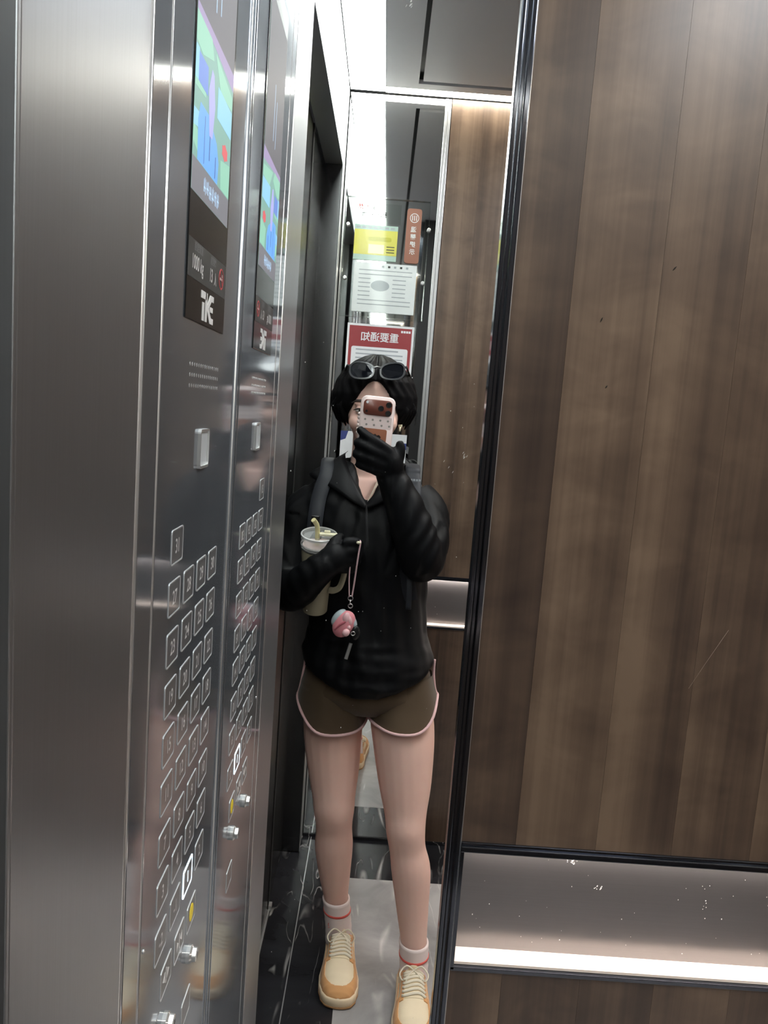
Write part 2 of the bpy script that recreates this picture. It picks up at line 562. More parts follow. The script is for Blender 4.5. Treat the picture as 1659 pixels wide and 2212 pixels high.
def remesh(mb, voxel, smooth_it=4, fac=0.5):
    """fuse the overlapping solids of mb into one continuous surface; returns (verts, faces)"""
    me = bpy.data.meshes.new('tmp')
    me.from_pydata(mb.v, [], mb.f)
    bm = bmesh.new(); bm.from_mesh(me)
    bmesh.ops.recalc_face_normals(bm, faces=bm.faces)
    bm.to_mesh(me); bm.free()
    ob = bpy.data.objects.new('tmp', me)
    COL.objects.link(ob)
    md = ob.modifiers.new('r', 'REMESH'); md.mode = 'VOXEL'; md.voxel_size = voxel; md.adaptivity = 0.0
    if smooth_it:
        ms = ob.modifiers.new('s', 'SMOOTH'); ms.factor = fac; ms.iterations = smooth_it
    dg = bpy.context.evaluated_depsgraph_get(); dg.update()
    e = bpy.data.meshes.new_from_object(ob.evaluated_get(dg))
    n = len(e.vertices)
    co = np.empty(n * 3, dtype=np.float32); e.vertices.foreach_get('co', co)
    co = co.reshape(n, 3).astype(float)
    fs = [tuple(p.vertices) for p in e.polygons]
    bpy.data.objects.remove(ob); bpy.data.meshes.remove(me); bpy.data.meshes.remove(e)
    return co, fs

def smooth_path(pts, n=6):
    """Catmull-Rom through pts"""
    P = [Vector(p) for p in pts]
    out = []
    for i in range(len(P) - 1):
        p0, p1, p2, p3 = P[max(i - 1, 0)], P[i], P[i + 1], P[min(i + 2, len(P) - 1)]
        for k in range(n):
            t = k / n
            out.append(0.5 * ((2 * p1) + (p2 - p0) * t + (2 * p0 - 5 * p1 + 4 * p2 - p3) * t * t + (3 * p1 - p0 - 3 * p2 + p3) * t ** 3))
    out.append(P[-1])
    return out

def smooth_vals(vals, n=6):
    return [v.x for v in smooth_path([(a, 0, 0) for a in vals], n)]

def rrect(w, h, r, seg=4, cx=0.0, cy=0.0):
    pts = []
    for sx, sy, a0 in ((1, 1, 0), (-1, 1, PI / 2), (-1, -1, PI), (1, -1, 1.5 * PI)):
        for k in range(seg + 1):
            a = a0 + PI / 2 * k / seg
            pts.append((cx + sx * (w / 2 - r) + r * math.cos(a), cy + sy * (h / 2 - r) + r * math.sin(a)))
    return pts

def ring_slab(mb, outer, inner, to3, t0, t1):
    n = len(outer)
    vs = [to3(u, v, t) for t in (t0, t1) for pl in (outer, inner) for u, v in pl]
    fs = []
    for i in range(n):
        j = (i + 1) % n
        fs += [(2 * n + i, 2 * n + j, 3 * n + j, 3 * n + i), (i, j, 2 * n + j, 2 * n + i), (n + i, 3 * n + i, 3 * n + j, n + j), (i, n + i, n + j, j)]
    mb.add(vs, fs)

# ================================================================== THE LIFT CAR
# Everything is authored on the far side of the mirror plane (y > 0); flip=True gives the same thing on the camera's side.
def wood_wall(root, P, u0, u1, flip, lo_z=0.0, hi_z=HC, widths=None):
    us = [u0]
    k = 0
    while us[-1] < u1 - 1e-4:
        w = widths[k] if widths and k < len(widths) else 0.096
        us.append(min(us[-1] + w, u1))
        if u1 - us[-1] < 0.03: us[-1] = u1
        k += 1
    for a, b in zip(us[:-1], us[1:]):
        for z0, z1 in ((ZT, hi_z), (lo_z, ZB)):
            MB().box(P(a + 0.00012, z0, -0.012), P(b - 0.00012, z1, 0.0)).build('plank', M['wood'], root, flip=flip)
    MB().box(P(u0, lo_z, -0.060), P(u1, hi_z, -0.045)).build('backing', M['gap'], root, flip=flip)

def handrail(P, u0, u1, flip, label, end=True):
    r = empty('handrail_recess', label, 'handrail', 'lit handrail recesses')
    m = MB()
    m.box(P(u0, ZT - 0.0115, -0.032), P(u1, ZT - 0.004, 0.006), 0.001)
    m.box(P(u0, ZT - 0.0045, -0.02), P(u1, ZT, 0.003), 0.0008)
    m.build('top_bar', M['dark_trim'], r, 30, flip)
    MB().box(P(u0, ZB + 0.004, -0.036), P(u1, ZT - 0.004, -0.030)).build('back_plate', M['backplate'], r, flip=flip)
    MB().box(P(u0, ZB + 0.004, -0.031), P(u1, ZB + 0.0075, -0.002)).build('sill', M['sill'], r, flip=flip)
    MB().box(P(u0, ZB - 0.002, -0.02), P(u1, ZB + 0.0035, 0.003), 0.0008).build('bottom_lip', M['dark_trim'], r, 30, flip)
    MB().box(P(u0 + 0.004, ZT - 0.0145, -0.026), P(u1 - 0.004, ZT - 0.0118, -0.018)).build('led_strip', M['led'], r, flip=flip)
    if end:
        MB().box(P(u0, ZB, -0.03), P(u0 + 0.0045, ZT - 0.004, 0.003)).build('end_cap', M['dark_trim'], r, flip=flip)
    base_at(r, P(u0, ZB, 0) if not flip else (P(u0, ZB, 0)[0], -P(u0, ZB, 0)[1], ZB))
    return r

def panel_wall(flip):
    """the steel wall with control panel, door opening and header (x = 0)"""
    side = 'seen in the mirror' if not flip else 'beside the camera'
    w = empty('wall_left', 'steel return wall with control panel strip, ' + side, kind='structure')
    z0, z1 = 0.004, HC
    B = lambda y0, y1, x0=-0.006, x1=0.0, a=z0, b=z1: MB().box((x0, y0, a), (x1, y1, b), 0.0008)
    MB().box((-0.03, 0.0, 0), (-0.012, 0.54, HC)).build('backing', M['gap'], w, flip=flip)
    B(0.3555, 0.5365).build('return_panel', M['steel_brush'], w, 30, flip)
    MB().box((-0.056, 0.5365, z0), (0.0, 0.5400, 2.095), 0.0008).build('jamb', M['steel_brush'], w, 30, flip)
    MB().tube([(-0.0035, 0.3512, z0), (-0.0035, 0.3512, z1)], 0.0042, 12).build('bead', M['bead'], w, True, flip)
    B(0.3075, 0.3468).build('fascia_strip', M['steel_polish'], w, 30, flip)
    MB().tube([(-0.002, 0.3045, z0), (-0.002, 0.3045, z1)], 0.0024, 10).build('bead', M['bead'], w, True, flip)
    # corner beads where the panel meets the mirror
    MB().tube([(0.0, 0.0105, z0), (0.0, 0.0105, z1)], 0.0012, 8).build('bead', M['bead'], w, True, flip)
    MB().box((-0.004, 0.0035, z0), (0.003, 0.0088, z1), 0.0008).build('corner_strip', M['steel_polish'], w, 30, flip)
    # header above the door and narrow far return
    MB().box((-0.05, 0.54, 2.095), (0.0, 1.452, HC)).build('header', M['steel_brush'], w, flip=flip)
    MB().box((-0.006, 1.462, z0), (0.0, D - 0.004, z1), 0.0008).build('far_return', M['bead'], w, 30, flip)
    MB().box((-0.060, 1.452, z0), (-0.0005, 1.461, 2.095), 0.001).build('jamb', M['steel_door'], w, 30, flip)
    MB().box((-0.0004, 1.4515, z0), (0.0012, 1.461, z1), 0.0005).build('bead', M['bead'], w, 30, flip)
    d = empty('door_1', 'two-leaf sliding steel lift door, ' + side, kind='structure')
    for a, b, x in ((0.542, 1.1585, -0.056), (1.1625, 1.60, -0.0565)):
        MB().box((x - 0.02, a, 0.006), (x, b, 2.10), 0.0015).build('door_leaf', M['steel_door'], d, 30, flip)
    MB().box((-0.0580, 1.1480, 0.006), (-0.0540, 1.1740, 2.10)).build('door_seal', M['gap'], d, 30, flip)
    MB().box((-0.080, 0.54, 0.0), (-0.072, 1.60, 2.12)).build('backing', M['gap'], d, flip=flip)
    MB().box((-0.0560, 0.54, 0.0005), (-0.050, 1.164, 0.0075), 0.001).build('door_track', M['bead'], d, 30, flip)
    MB().box((-0.058, 1.150, 0.0005), (-0.046, 1.172, 0.016), 0.001).build('track_bracket', M['chrome'], d, 30, flip)
    MB().box((-0.09, 0.50, -0.02), (0.030, 1.62, 0.0)).build('door_sill', M['marble_black'], d, flip=flip)
    MB().box((0.0292, 0.0, -0.004), (0.0318, D, 0.0008)).build('sill_edge', M['bead'], d, flip=flip)

def floor_ceiling(flip):
    side = 'seen in the mirror' if not flip else 'on the camera side'
    f = empty('floor', 'grey marble floor with black marble border, ' + side, kind='structure')
    MB().box((0.1505, 0.15, -0.02), (W, 1.336, 0.0)).build('marble_slab', M['marble_grey'], f, flip=flip)
    MB().box((0.0305, 0.0, -0.02), (0.1498, D, 0.0)).build('border_slab', M['marble_black'], f, flip=flip)
    MB().box((0.1505, 1.3367, -0.02), (W, D, 0.0)).build('border_slab', M['marble_black'], f, flip=flip)
    MB().box((0.1505, 0.0, -0.02), (W, 0.1493, 0.0)).build('border_slab', M['marble_black'], f, flip=flip)
    MB().box((-0.1, 0.0, -0.03), (0.030, 0.50, 0.0)).build('border_slab', M['marble_black'], f, flip=flip)
    c = empty('ceiling', 'matte grey lift ceiling with raised centre panel, ' + side, kind='structure')
    g = 0.012
    MB().box((0.198 + g, 0.0, HC), (1.20, 1.455 - g, HC + 0.012)).build('centre_panel', M['ceil'], c, flip=flip)
    MB().box((0.104, 0.0, HC), (0.198, 1.500, HC + 0.012)).build('border_panel', M['ceil'], c, flip=flip)
    MB().box((0.198, 1.462, HC), (W - 0.06, 1.500, HC + 0.012)).build('border_panel', M['ceil'], c, flip=flip)
    MB().box((1.20 + g, 0.0, HC), (W - 0.06, 1.462, HC + 0.012)).build('border_panel', M['ceil'], c, flip=flip)
    MB().box((-0.1, -0.001, HC + 0.045), (W + 0.1, D + 0.1, HC + 0.06)).build('ceiling_backing', M['gap'], c, flip=flip)
    pl = 'reflected' if not flip else 'camera-side'
    lm = empty('ceiling_lamp', 'flush white panel lamp in the middle of the ceiling, ' + pl, 'light', 'ceiling panel lamps')
    MB().box((0.70, 0.35, HC - 0.004), (1.05, 1.10, HC - 0.001)).build('diffuser', M['lamp'], lm, flip=flip)
    MB().box((0.69, 0.34, HC - 0.0030), (1.06, 1.11, HC - 0.0004)).build('frame', M['ceil'], lm, flip=flip)
    base_at(lm, (0.875, (-1 if flip else 1) * 0.725, HC - 0.004))
    for nm, lo, hi, lab, mt in (
            ('light_strip', (0.002, 0.002, HC + 0.006), (0.103, 1.552, HC + 0.016), 'wide white light strip along the ceiling above the door wall, ' + pl, 'strip'),
            ('cove_light', (0.105, 1.502, HC + 0.004), (W - 0.062, 1.552, HC + 0.014), 'narrow warm light cove where ceiling meets end wall, ' + pl, 'cove'),
            ('cove_light', (W - 0.058, 0.002, HC + 0.004), (W - 0.004, 1.50, HC + 0.014), 'light cove along the long wood wall opposite the door, ' + pl, 'cove')):
        r = empty(nm, lab, 'light', 'ceiling light strips')
        MB().box(lo, hi).build('diffuser', M[mt], r, flip=flip)
        MB().box((lo[0] - 0.001, lo[1] - 0.001, hi[2] + 0.0005), (hi[0] + 0.001, hi[1] + 0.001, hi[2] + 0.006)).build('housing', M['ceil'], r, flip=flip)
        base_at(r, ((lo[0] + hi[0]) / 2, (-1 if flip else 1) * (lo[1] + hi[1]) / 2, HC + 0.004))

for flip in (False, True):
    panel_wall(flip)
    floor_ceiling(flip)
    sg = 'seen in the mirror' if not flip else 'on the camera side'
    # end wall: mirror beside the door wall, wood beyond it
    PE = lambda u, z, d: (u, D - d, z)
    e = empty('wall_far' if not flip else 'wall_back', 'walnut end wall panelling, ' + sg, kind='structure')
    wood_wall(e, PE, 0.302, W, flip)
    MB().box((-0.1, D + 0.07, -0.02), (W + 0.1, D + 0.08, HC + 0.05)).build('backing', M['gap'], e, flip=flip)
    handrail(PE, 0.300, W, flip, 'lit steel handrail recess on the far wood wall, ' + ('beside the person\'s elbow' if not flip else 'behind the camera'))
    em = empty('end_mirror', 'tall mirror on the end wall %s' % ('behind the person, with notices on it' if not flip else 'behind the camera'), 'mirror')
    MB().box((0.003, D, 0.012), (XF1, D + 0.006, HC - 0.002)).build('mirror_glass', M['mirror'], em, flip=flip)
    m = MB().box((XF1, D - 0.006, 0.012), (XF1 + 0.008, D + 0.006, HC - 0.002), 0.001)
    m.box((XF1 + 0.009, D - 0.003, 0.012), (XF1 + 0.018, D + 0.006, HC - 0.002), 0.001)
    m.build('trim', M['bead'] if not flip else M['dark_trim'], em, 30, flip)
    MB().box((0.0, D - 0.004, 0.0), (W, D + 0.006, 0.011)).build('baseboard_far' if not flip else 'baseboard_back', M['marble_black'], None, flip=flip)
    tag(bpy.data.objects['baseboard_far' if not flip else 'baseboard_back'], 'thin black skirting at the foot of the end wall, ' + sg, kind='structure')
    base_at(em, (0.14, (-D if flip else D), 0.012))
    PR = lambda u, z, d: (W - d, u, z)
    wr = empty('wall_right', 'long walnut wall opposite the door, ' + sg, kind='structure')
    wood_wall(wr, PR, 0.0, D, flip)
    handrail(PR, 0.0, D, flip, 'lit handrail recess on the long wood wall, ' + sg, end=False)

# the wood wall beside the mirror (camera side) with its recess, and the mirror itself
PF = lambda u, z, d: (u, -d, z)
wf = empty('wall_front', 'walnut panelled wall right of the mirror', kind='structure')
wood_wall(wf, PF, XF2 + 0.0012, W, False, widths=[0.0660, 0.0975, 0.0925])
MB().box((XF2, 0.047, 0.0), (W, 0.052, HC)).build('rear_sheet', M['wood'], wf)
for x, z, l, a in ((0.477, 1.596, 0.006, 0.9), (0.4025, 1.535, 0.006, 1.2), (0.416, 1.462, 0.004, 1.0)):
    m = MB()
    dx, dz = l * math.cos(a), l * math.sin(a)
    m.tube([(x - dx / 2, -0.0001, z - dz / 2), (x, -0.0003, z), (x + dx / 2, -0.0001, z + dz / 2)], [0.0004, 0.0016, 0.0004], 6, flat=(1, 0.15))
    m.build('scuff_mark', M['scuff'], wf)
MB().tube([(0.552, -0.0001, 1.118), (0.568, -0.0002, 1.150), (0.590, -0.0001, 1.192)], 0.00018, 5).build('scratch', M['scratch'], wf)
hr = handrail(PF, XF2 + 0.001, W, False, 'nearest lit steel handrail recess in the wood wall right of the mirror')
m = MB()
rng = random.Random(4)
for k in range(44):
    x, z = XF2 + 0.02 + rng.random() * 0.42, ZB + 0.012 + rng.random() * 0.14
    s = 0.0003 + 0.0006 * rng.random() ** 3
    m.box((x, 0.0297, z), (x + s, 0.0302, z + s * (1 + rng.random())))
for (cx, cz, n, ax, az) in ((0.446, 0.872, 16, 0.006, 0.005), (0.484, 0.838, 14, 0.006, 0.003), (0.62, 0.830, 9, 0.006, 0.03)):
    for k in range(n):
        x, z = cx + rng.gauss(0, ax * 0.5), cz + rng.gauss(0, az * 0.5)
        s = 0.0004 + 0.0006 * rng.random()
        m.box((x, 0.0296, z), (x + s, 0.0302, z + s))
o = m.build('dust_speck', M['dust'], hr)
o.matrix_parent_inverse = Matrix.Translation(-hr.location)
tag(o, kind='stuff')

mir = empty('wall_mirror', 'tall narrow mirror in the corner between control panel and wood wall', 'mirror')
m = MB().box((XF1, -0.0065, 0.0), (XF1 + 0.0052, 0.012, HC), 0.0012)
m.box((XF1 + 0.0058, -0.0035, 0.0), (XF1 + 0.0105, 0.012, HC), 0.001)
m.box((XF1 + 0.0110, -0.0065, 0.0), (XF2, 0.012, HC), 0.0012)
m.build('frame', M['dark_trim'], mir, 30)
MB().box((XF2, -0.0015, 0.0), (XF2 + 0.0012, 0.006, HC)).build('frame_edge', M['bead'], mir)
MB().box((0.0032, 0.0002, 0.001), (XF1, 0.0012, HC - 0.001)).build('pane', M['clear'], mir)
m = MB()
for k in range(60):
    x, z = 0.02 + rng.random() * 0.25, 0.35 + rng.random() * 1.2
    s = 0.0003 + 0.0006 * rng.random() ** 3
    m.box((x, -0.0002, z), (x + s, 0.0001, z + s * 1.6))
for (cx, cz, n) in ((0.160, 1.862, 14), (0.163, 1.845, 8), (0.262, 1.372, 6), (0.245, 1.355, 3)):
    for k in range(n):
        x, z = cx + rng.gauss(0, 0.0025), cz + rng.gauss(0, 0.004)
        m.tube([(x, -0.0002, z), (x + 0.0012, -0.0002, z + 0.0022)], 0.00025, 4)
tag(m.build('dust_speck', M['dust'], mir), kind='stuff')
base_at(mir, (0.14, 0, 0))

# ================================================================== THE CONTROL PANEL (and its mirror image)
def control_panel(flip):
    """authored for the mirrored side; local (u, z) on the panel: u runs away from the mirror corner, t is the height above the face"""
    t3 = lambda u, z, t: (t, u, z)
    near = flip
    r = empty('control_panel',
              'polished steel lift control panel facing the camera, left of the mirror corner' if near else
              'reverse-reading lift control panel seen inside the mirror, right of the corner seam', 'control panel', 'lift control panels')
    kw = dict(flip=flip)
    MB().box((-0.006, 0.0120, 0.004), (0.0, 0.3020, HC), 0.0008).build('faceplate', M['steel_polish'], r, 30, **kw)
    # glass column with the screen
    MB().box((-0.004, 0.0905, 1.4815), (0.0012, 0.2435, 1.93), 0.0006).build('glass_cover', M['black_glass'], r, 30, **kw)
    TX = lambda u0, z0: (lambda x, y, t: (t, u0 - x, z0 + y))
    def flat(nm, mat, poly, t0=0.0012, t1=0.00135, par=r):
        return MB().prism(poly, t3, t0, t1).build(nm, mat, par, **kw)
    def rect(a, b, c, d): return [(a, b), (c, b), (c, d), (a, d)]
    s = flat('screen', M['scr_teal'], rect(0.097, 1.583, 0.2425, 1.90))
    flat('screen_idle_area', M['scr_off'], rect(0.097, 1.7235, 0.2425, 1.90), 0.00135, 0.0014, s)
    flat('screen_caption_band', M['scr_grey'], rect(0.097, 1.583, 0.2425, 1.609), 0.00135, 0.0014, s)
    flat('screen_sky', M['scr_purple'], [(0.097, 1.7235), (0.2425, 1.7235), (0.2425, 1.717), (0.17, 1.714), (0.097, 1.708)], 0.00135, 0.0014, s)
    m = MB()
    for k, poly in enumerate(([(0.2425, 1.717), (0.19, 1.716), (0.18, 1.703), (0.22, 1.692), (0.2425, 1.695)], [(0.175, 1.712), (0.10, 1.702), (0.10, 1.690), (0.15, 1.688)],
                              [(0.135, 1.610), (0.098, 1.610), (0.098, 1.640), (0.14, 1.634)], [(0.2425, 1.620), (0.222, 1.614), (0.222, 1.630), (0.2425, 1.634)],
                              [(0.2425, 1.662), (0.205, 1.664), (0.205, 1.671), (0.2425, 1.672)])):
        m = MB().prism(poly, t3, 0.00135, 0.00142)
        m.build('screen_weed', M['scr_green'], s, **kw)
    m = MB()
    for poly in ([(0.2425, 1.692), (0.232, 1.692), (0.230, 1.668), (0.2425, 1.668)], [(0.16, 1.690), (0.10, 1.688), (0.10, 1.664), (0.16, 1.664)],
                 [(0.2425, 1.645), (0.226, 1.646), (0.226, 1.634), (0.2425, 1.632)]):
        flat('screen_water', M['scr_sky'], poly, 0.0014, 0.00146, s)
    flat('screen_shape', M['scr_deep'], [(0.232, 1.690), (0.200, 1.690), (0.198, 1.668), (0.232, 1.668)], 0.0014, 0.00148, s)
    flat('screen_shape', M['scr_blue'], [(0.226, 1.6095), (0.150, 1.6095), (0.148, 1.628), (0.158, 1.642), (0.192, 1.655), (0.222, 1.655), (0.228, 1.640)], 0.00146, 0.0015, s)
    flat('screen_shape', M['scr_lilac'], [(0.188, 1.640), (0.176, 1.640), (0.170, 1.668), (0.178, 1.692), (0.186, 1.694), (0.196, 1.674)], 0.0015, 0.00154, s)
    m = MB()
    for a in range(1):
        m.prism([(0.123 + 0.011 * (1 + 0.25 * (k % 2)) * math.cos(PI / 6 * k), 1.645 + 0.006 * (1 + 0.3 * (k % 2)) * math.sin(PI / 6 * k)) for k in range(12)], t3, 0.0015, 0.00154)
    m.build('screen_shape', M['scr_red'], s, **kw)
    for (a, b) in (((0.205, 1.612), (0.204, 1.650)), ((0.162, 1.612), (0.160, 1.630)), ((0.186, 1.620), (0.184, 1.640))):
        m = MB().box((0.00154, a[0], a[1]), (0.00158, b[0] - 0.0004, b[1]))
        m.build('screen_line', M['scr_line'], s, **kw)
    rr = random.Random(12)
    m = MB()
    for k in range(6):                                       # six characters, too blurred to read
        u0 = 0.2000 - 0.0105 * k
        for q in range(3):
            ua = u0 - 0.0030 * q
            m.box((0.00146, ua - 0.0011, 1.5895 + rr.random() * 0.003), (0.00150, ua, 1.6035 - rr.random() * 0.003))
        za = 1.592 + 0.008 * rr.random()
        m.box((0.00146, u0 - 0.0080, za), (0.00150, u0, za + 0.0014))
    tag(m.build('caption_mark', M['scr_text'], s, **kw), kind='stuff')
    for ua, z0_, z1_ in ((0.1795, 1.742, 1.800), (0.1620, 1.747, 1.815)):
        MB().box((0.00146, ua - 0.0012, z0_), (0.00150, ua + 0.0012, z1_)).build('caption_mark', M['scr_text'], s, **kw)
    # information plate below the screen
    p = flat('info_strip', M['grey_strip'], rect(0.0935, 1.5155, 0.2425, 1.5465), 0.0012, 0.00145)
    for body, u, z, sz, mat, sx in (('额定载重', 0.207, 1.5415, 0.0078, 'print_grey', 1.0), ('额定乘客', 0.150, 1.5405, 0.0078, 'print_grey', 0.72),
                                    ('1000 kg', 0.2095, 1.5285, 0.0165, 'print_white', 0.80), ('13', 0.1575, 1.5275, 0.0165, 'print_white', 0.8), ('人', 0.1395, 1.526, 0.0125, 'print_white', 0.8)):
        m = MB(); add_text(m, body, TX(u, z), sz, 0.0016, sx=sx)
        m.build('lettering', M[mat], p, **kw)
    ns = MB()
    cen = (0.1135, 1.5315)
    circ = lambda rr, n=28: [(cen[0] + rr * 1.0 * math.cos(2 * PI * k / n), cen[1] + rr * 0.98 * math.sin(2 * PI * k / n)) for k in range(n)]
    ring_slab(ns, circ(0.0100), circ(0.0086), t3, 0.0014, 0.0017)
    c45 = [(cen[0] + a, cen[1] + b) for a, b in ((0.0070, 0.0058), (0.0058, 0.0070), (-0.0070, -0.0058), (-0.0058, -0.0070))]
    ns.prism(c45, t3, 0.00165, 0.0018)
    ns.build('no_smoking_sign', M['print_red'], p, **kw)
    m = MB().prism(rect(cen[0] - 0.005, cen[1] - 0.0012, cen[0] + 0.0055, cen[1] + 0.0010), t3, 0.0014, 0.0016)
    m.prism(rect(cen[0] - 0.0052, cen[1] + 0.002, cen[0] - 0.0042, cen[1] + 0.005), t3, 0.0014, 0.0016)
    m.build('cigarette_sign', M['print_white'], p, **kw)
    # emblem: a bent T, a K whose arms open into an E
    e = MB()
    ex = lambda x, y, t: (t, 0.1915 - x * 0.0505, 1.4845 + y * 0.0265)
    for poly in ([(0.0, 0.98), (0.40, 0.98), (0.40, 0.74), (0.0, 0.74)], [(0.10, 0.62), (0.24, 0.62), (0.24, 0.02), (0.10, 0.02)],
                 [(0.33, 0.98), (0.47, 0.98), (0.47, 0.02), (0.33, 0.02)], [(0.47, 0.58), (0.70, 0.98), (0.98, 0.98), (0.98, 0.78), (0.80, 0.78), (0.60, 0.50), (0.80, 0.22), (0.98, 0.22), (0.98, 0.02), (0.70, 0.02), (0.47, 0.42)],
                 [(0.72, 0.59), (0.93, 0.59), (0.93, 0.41), (0.72, 0.41), (0.66, 0.50)]):
        e.prism(poly, ex, 0.0012, 0.0016)
    e.build('emblem', M['print_white'], r, **kw)
    # loudspeaker holes
    h = MB()
    for row in range(3):
        for k in range(15):
            h.lathe([(0.0017, -0.0002), (0.0017, 0.0002), (0.0009, 0.0001)], (0.0, 0.1035 + k * 0.0080, 1.4455 - row * 0.0092), (1, 0, 0), 8)
    tag(h.build('speaker_hole', M['bead'], r, **kw), kind='stuff')
    # card reader window
    m = MB().prism(rrect(0.0345, 0.0335, 0.003, 4, 0.158, 1.370), t3, 0, 0.0012)
    c = m.build('card_reader', M['card'], r, **kw)
    m = MB(); ring_slab(m, rrect(0.0365, 0.0365, 0.004, 4, 0.158, 1.370), rrect(0.0330, 0.0315, 0.003, 4, 0.158, 1.370), t3, 0, 0.0030)
    m.build('bezel', M['chrome'], c, **kw)
    # call buttons
    def button(u, z, txt, w=0.0375, hh=0.0305, lit=False, icon=None):
        b = MB().prism(rrect(w - 0.004, hh - 0.004, 0.002, 3, u, z), t3, 0.0, 0.0004).build('button', M['btn'], r, **kw)
        fm = MB(); ring_slab(fm, rrect(w, hh, 0.003, 3, u, z), rrect(w - (0.0042 if lit else 0.0020), hh - (0.0042 if lit else 0.0020), 0.0018, 3, u, z), t3, 0.0, 0.0006)
        fm.build('button_frame', M['btn_lit'] if lit else M['btn_frame'], b, **kw)
        if txt:
            m = MB(); add_text(m, txt, TX(u, z - 0.0005), 0.0175, 0.0006, sx=0.86)
            m.build('numeral', M['btn_lit'] if lit else M['engrave'], b, **kw)
        if icon == 'bell':
            m = MB().prism([(u + 0.0085 * math.cos(a), z + 0.0095 * math.sin(a)) for a in [2 * PI * k / 20 for k in range(20)]], t3, 0.0004, 0.0008)
            m.build('bell_sign', M['btn_yellow'], b, **kw)
        elif icon:
            m = MB()
            sgn = 1 if icon == 'open' else -1
            for q in (-1, 1):
                x0 = u + q * 0.0035
                m.prism([(x0, z - 0.0055), (x0, z + 0.0055), (x0 + q * sgn * 0.0075, z)] if sgn == 1 else [(x0 + q * 0.0065, z - 0.0055), (x0 + q * 0.0065, z + 0.0055), (x0, z)], t3, 0.0004, 0.0006)
            m.prism(rect(u - 0.0007, z - 0.008, u + 0.0007, z + 0.008), t3, 0.0004, 0.0006)
            m.build('door_sign', M['engrave'], b, **kw)
        return b
    U = [0.2385, 0.1885, 0.1385, 0.0885]
    Z = [1.2910, 1.2465, 1.2020, 1.1570, 1.1125, 1.0680, 1.0205, 0.9740, 0.9250]
    button(U[0] - 0.003, Z[0], '31')
    num = 27
    for row in range(1, 8):
        for k in range(4):
            button(U[k], Z[row], str(num + k))
        num -= 4
    for k, tx in enumerate(('-2', '-1', '1', '2')):
        button(U[k], Z[8], tx, lit=(tx == '1'))
    button(0.2135, 0.8715, None, icon='open')
    button(0.1645, 0.8710, None, icon='close')
    button(0.1140, 0.8680, None, icon='bell')
    button(0.1210, 0.7610, None)
    for u, z in ((0.1220, 0.8250), (0.2150, 0.8235)):
        k = MB().lathe([(0.0095, 0), (0.0095, 0.004), (0.0075, 0.006), (0.0072, 0.010), (0.0055, 0.0105)], (0, u, z), (1, 0, 0), 24).build('key_switch', M['chrome'], r, 40, **kw)
        MB().box((0.0100, u - 0.0007, z - 0.0035), (0.0108, u + 0.0007, z + 0.0035)).build('key_slot', M['black'], k, **kw)
    MB().lathe([(0.002, 0), (0.0018, 0.0008), (0.001, 0.0011)], (0, 0.2935, 0.955), (1, 0, 0), 10).build('screw', M['chrome'], r, True, **kw)
    base_at(r, (0, (-1 if near else 1) * 0.157, 0.004))
    return r

control_panel(True)
control_panel(False)

# ================================================================== NOTICES ON THE END MIRROR (seen in the mirror, so their writing reads backwards)
YN = D - 0.0005
def notice(name, label, cat='notice'):
    return empty(name, label, cat, 'notices on the end mirror')
def n3(x, z, t): return (x, YN - t, z)
def nrect(mb, x0, z0, x1, z1, t0, t1): return mb.prism([(x0, z0), (x1, z0), (x1, z1), (x0, z1)], n3, t0, t1)
def ntext(body, cx, cz, size, t, mat, par, nm='lettering', sx=1.0, align='CENTER', vertical=False):
    m = MB()
    if vertical:
        for k, ch in enumerate(body):
            add_text(m, ch, lambda x, y, tt: n3(cx - x, cz - k * vertical + y, tt), size, t, sx=sx)
    else:
        add_text(m, body, lambda x, y, tt: n3(cx - x, cz + y, tt), size, t, align, sx)
    return m.build(nm, M[mat], par)
# red poster
q = notice('red_poster', 'dark red poster with a white border and white heading, behind her head', 'poster')
nrect(MB(), 0.0385, 1.42, 0.2415, 1.6690, 0.0005, 0.0010).build('paper', M['paper'], q)
nrect(MB(), 0.0450, 1.426, 0.2350, 1.6625, 0.0010, 0.0013).build('red_field', M['poster_red'], q)
ntext('重要通知', 0.138, 1.6295, 0.030, 0.0015, 'paper', q, sx=0.98)
m = MB()
for k in range(4): nrect(m, 0.2020 + 0.0076 * k, 1.6490, 0.2080 + 0.0076 * k, 1.6555, 0.0013, 0.0015)
tag(m.build('small_mark', M['paper'], q), kind='stuff')
MB().prism(rrect(0.172, 0.150, 0.006, 4, 0.140, 1.526), n3, 0.0013, 0.0016).build('text_panel', M['paper'], q)
m = MB()
for k in range(10):
    z = 1.590 - k * 0.0125
    nrect(m, 0.068 + (0.02 if k % 4 == 3 else 0), z, 0.212 - (0.015 if k % 4 == 0 else 0), z + 0.004, 0.0016, 0.0018)
tag(m.build('text_line', M['paper_grey'], q), kind='stuff')
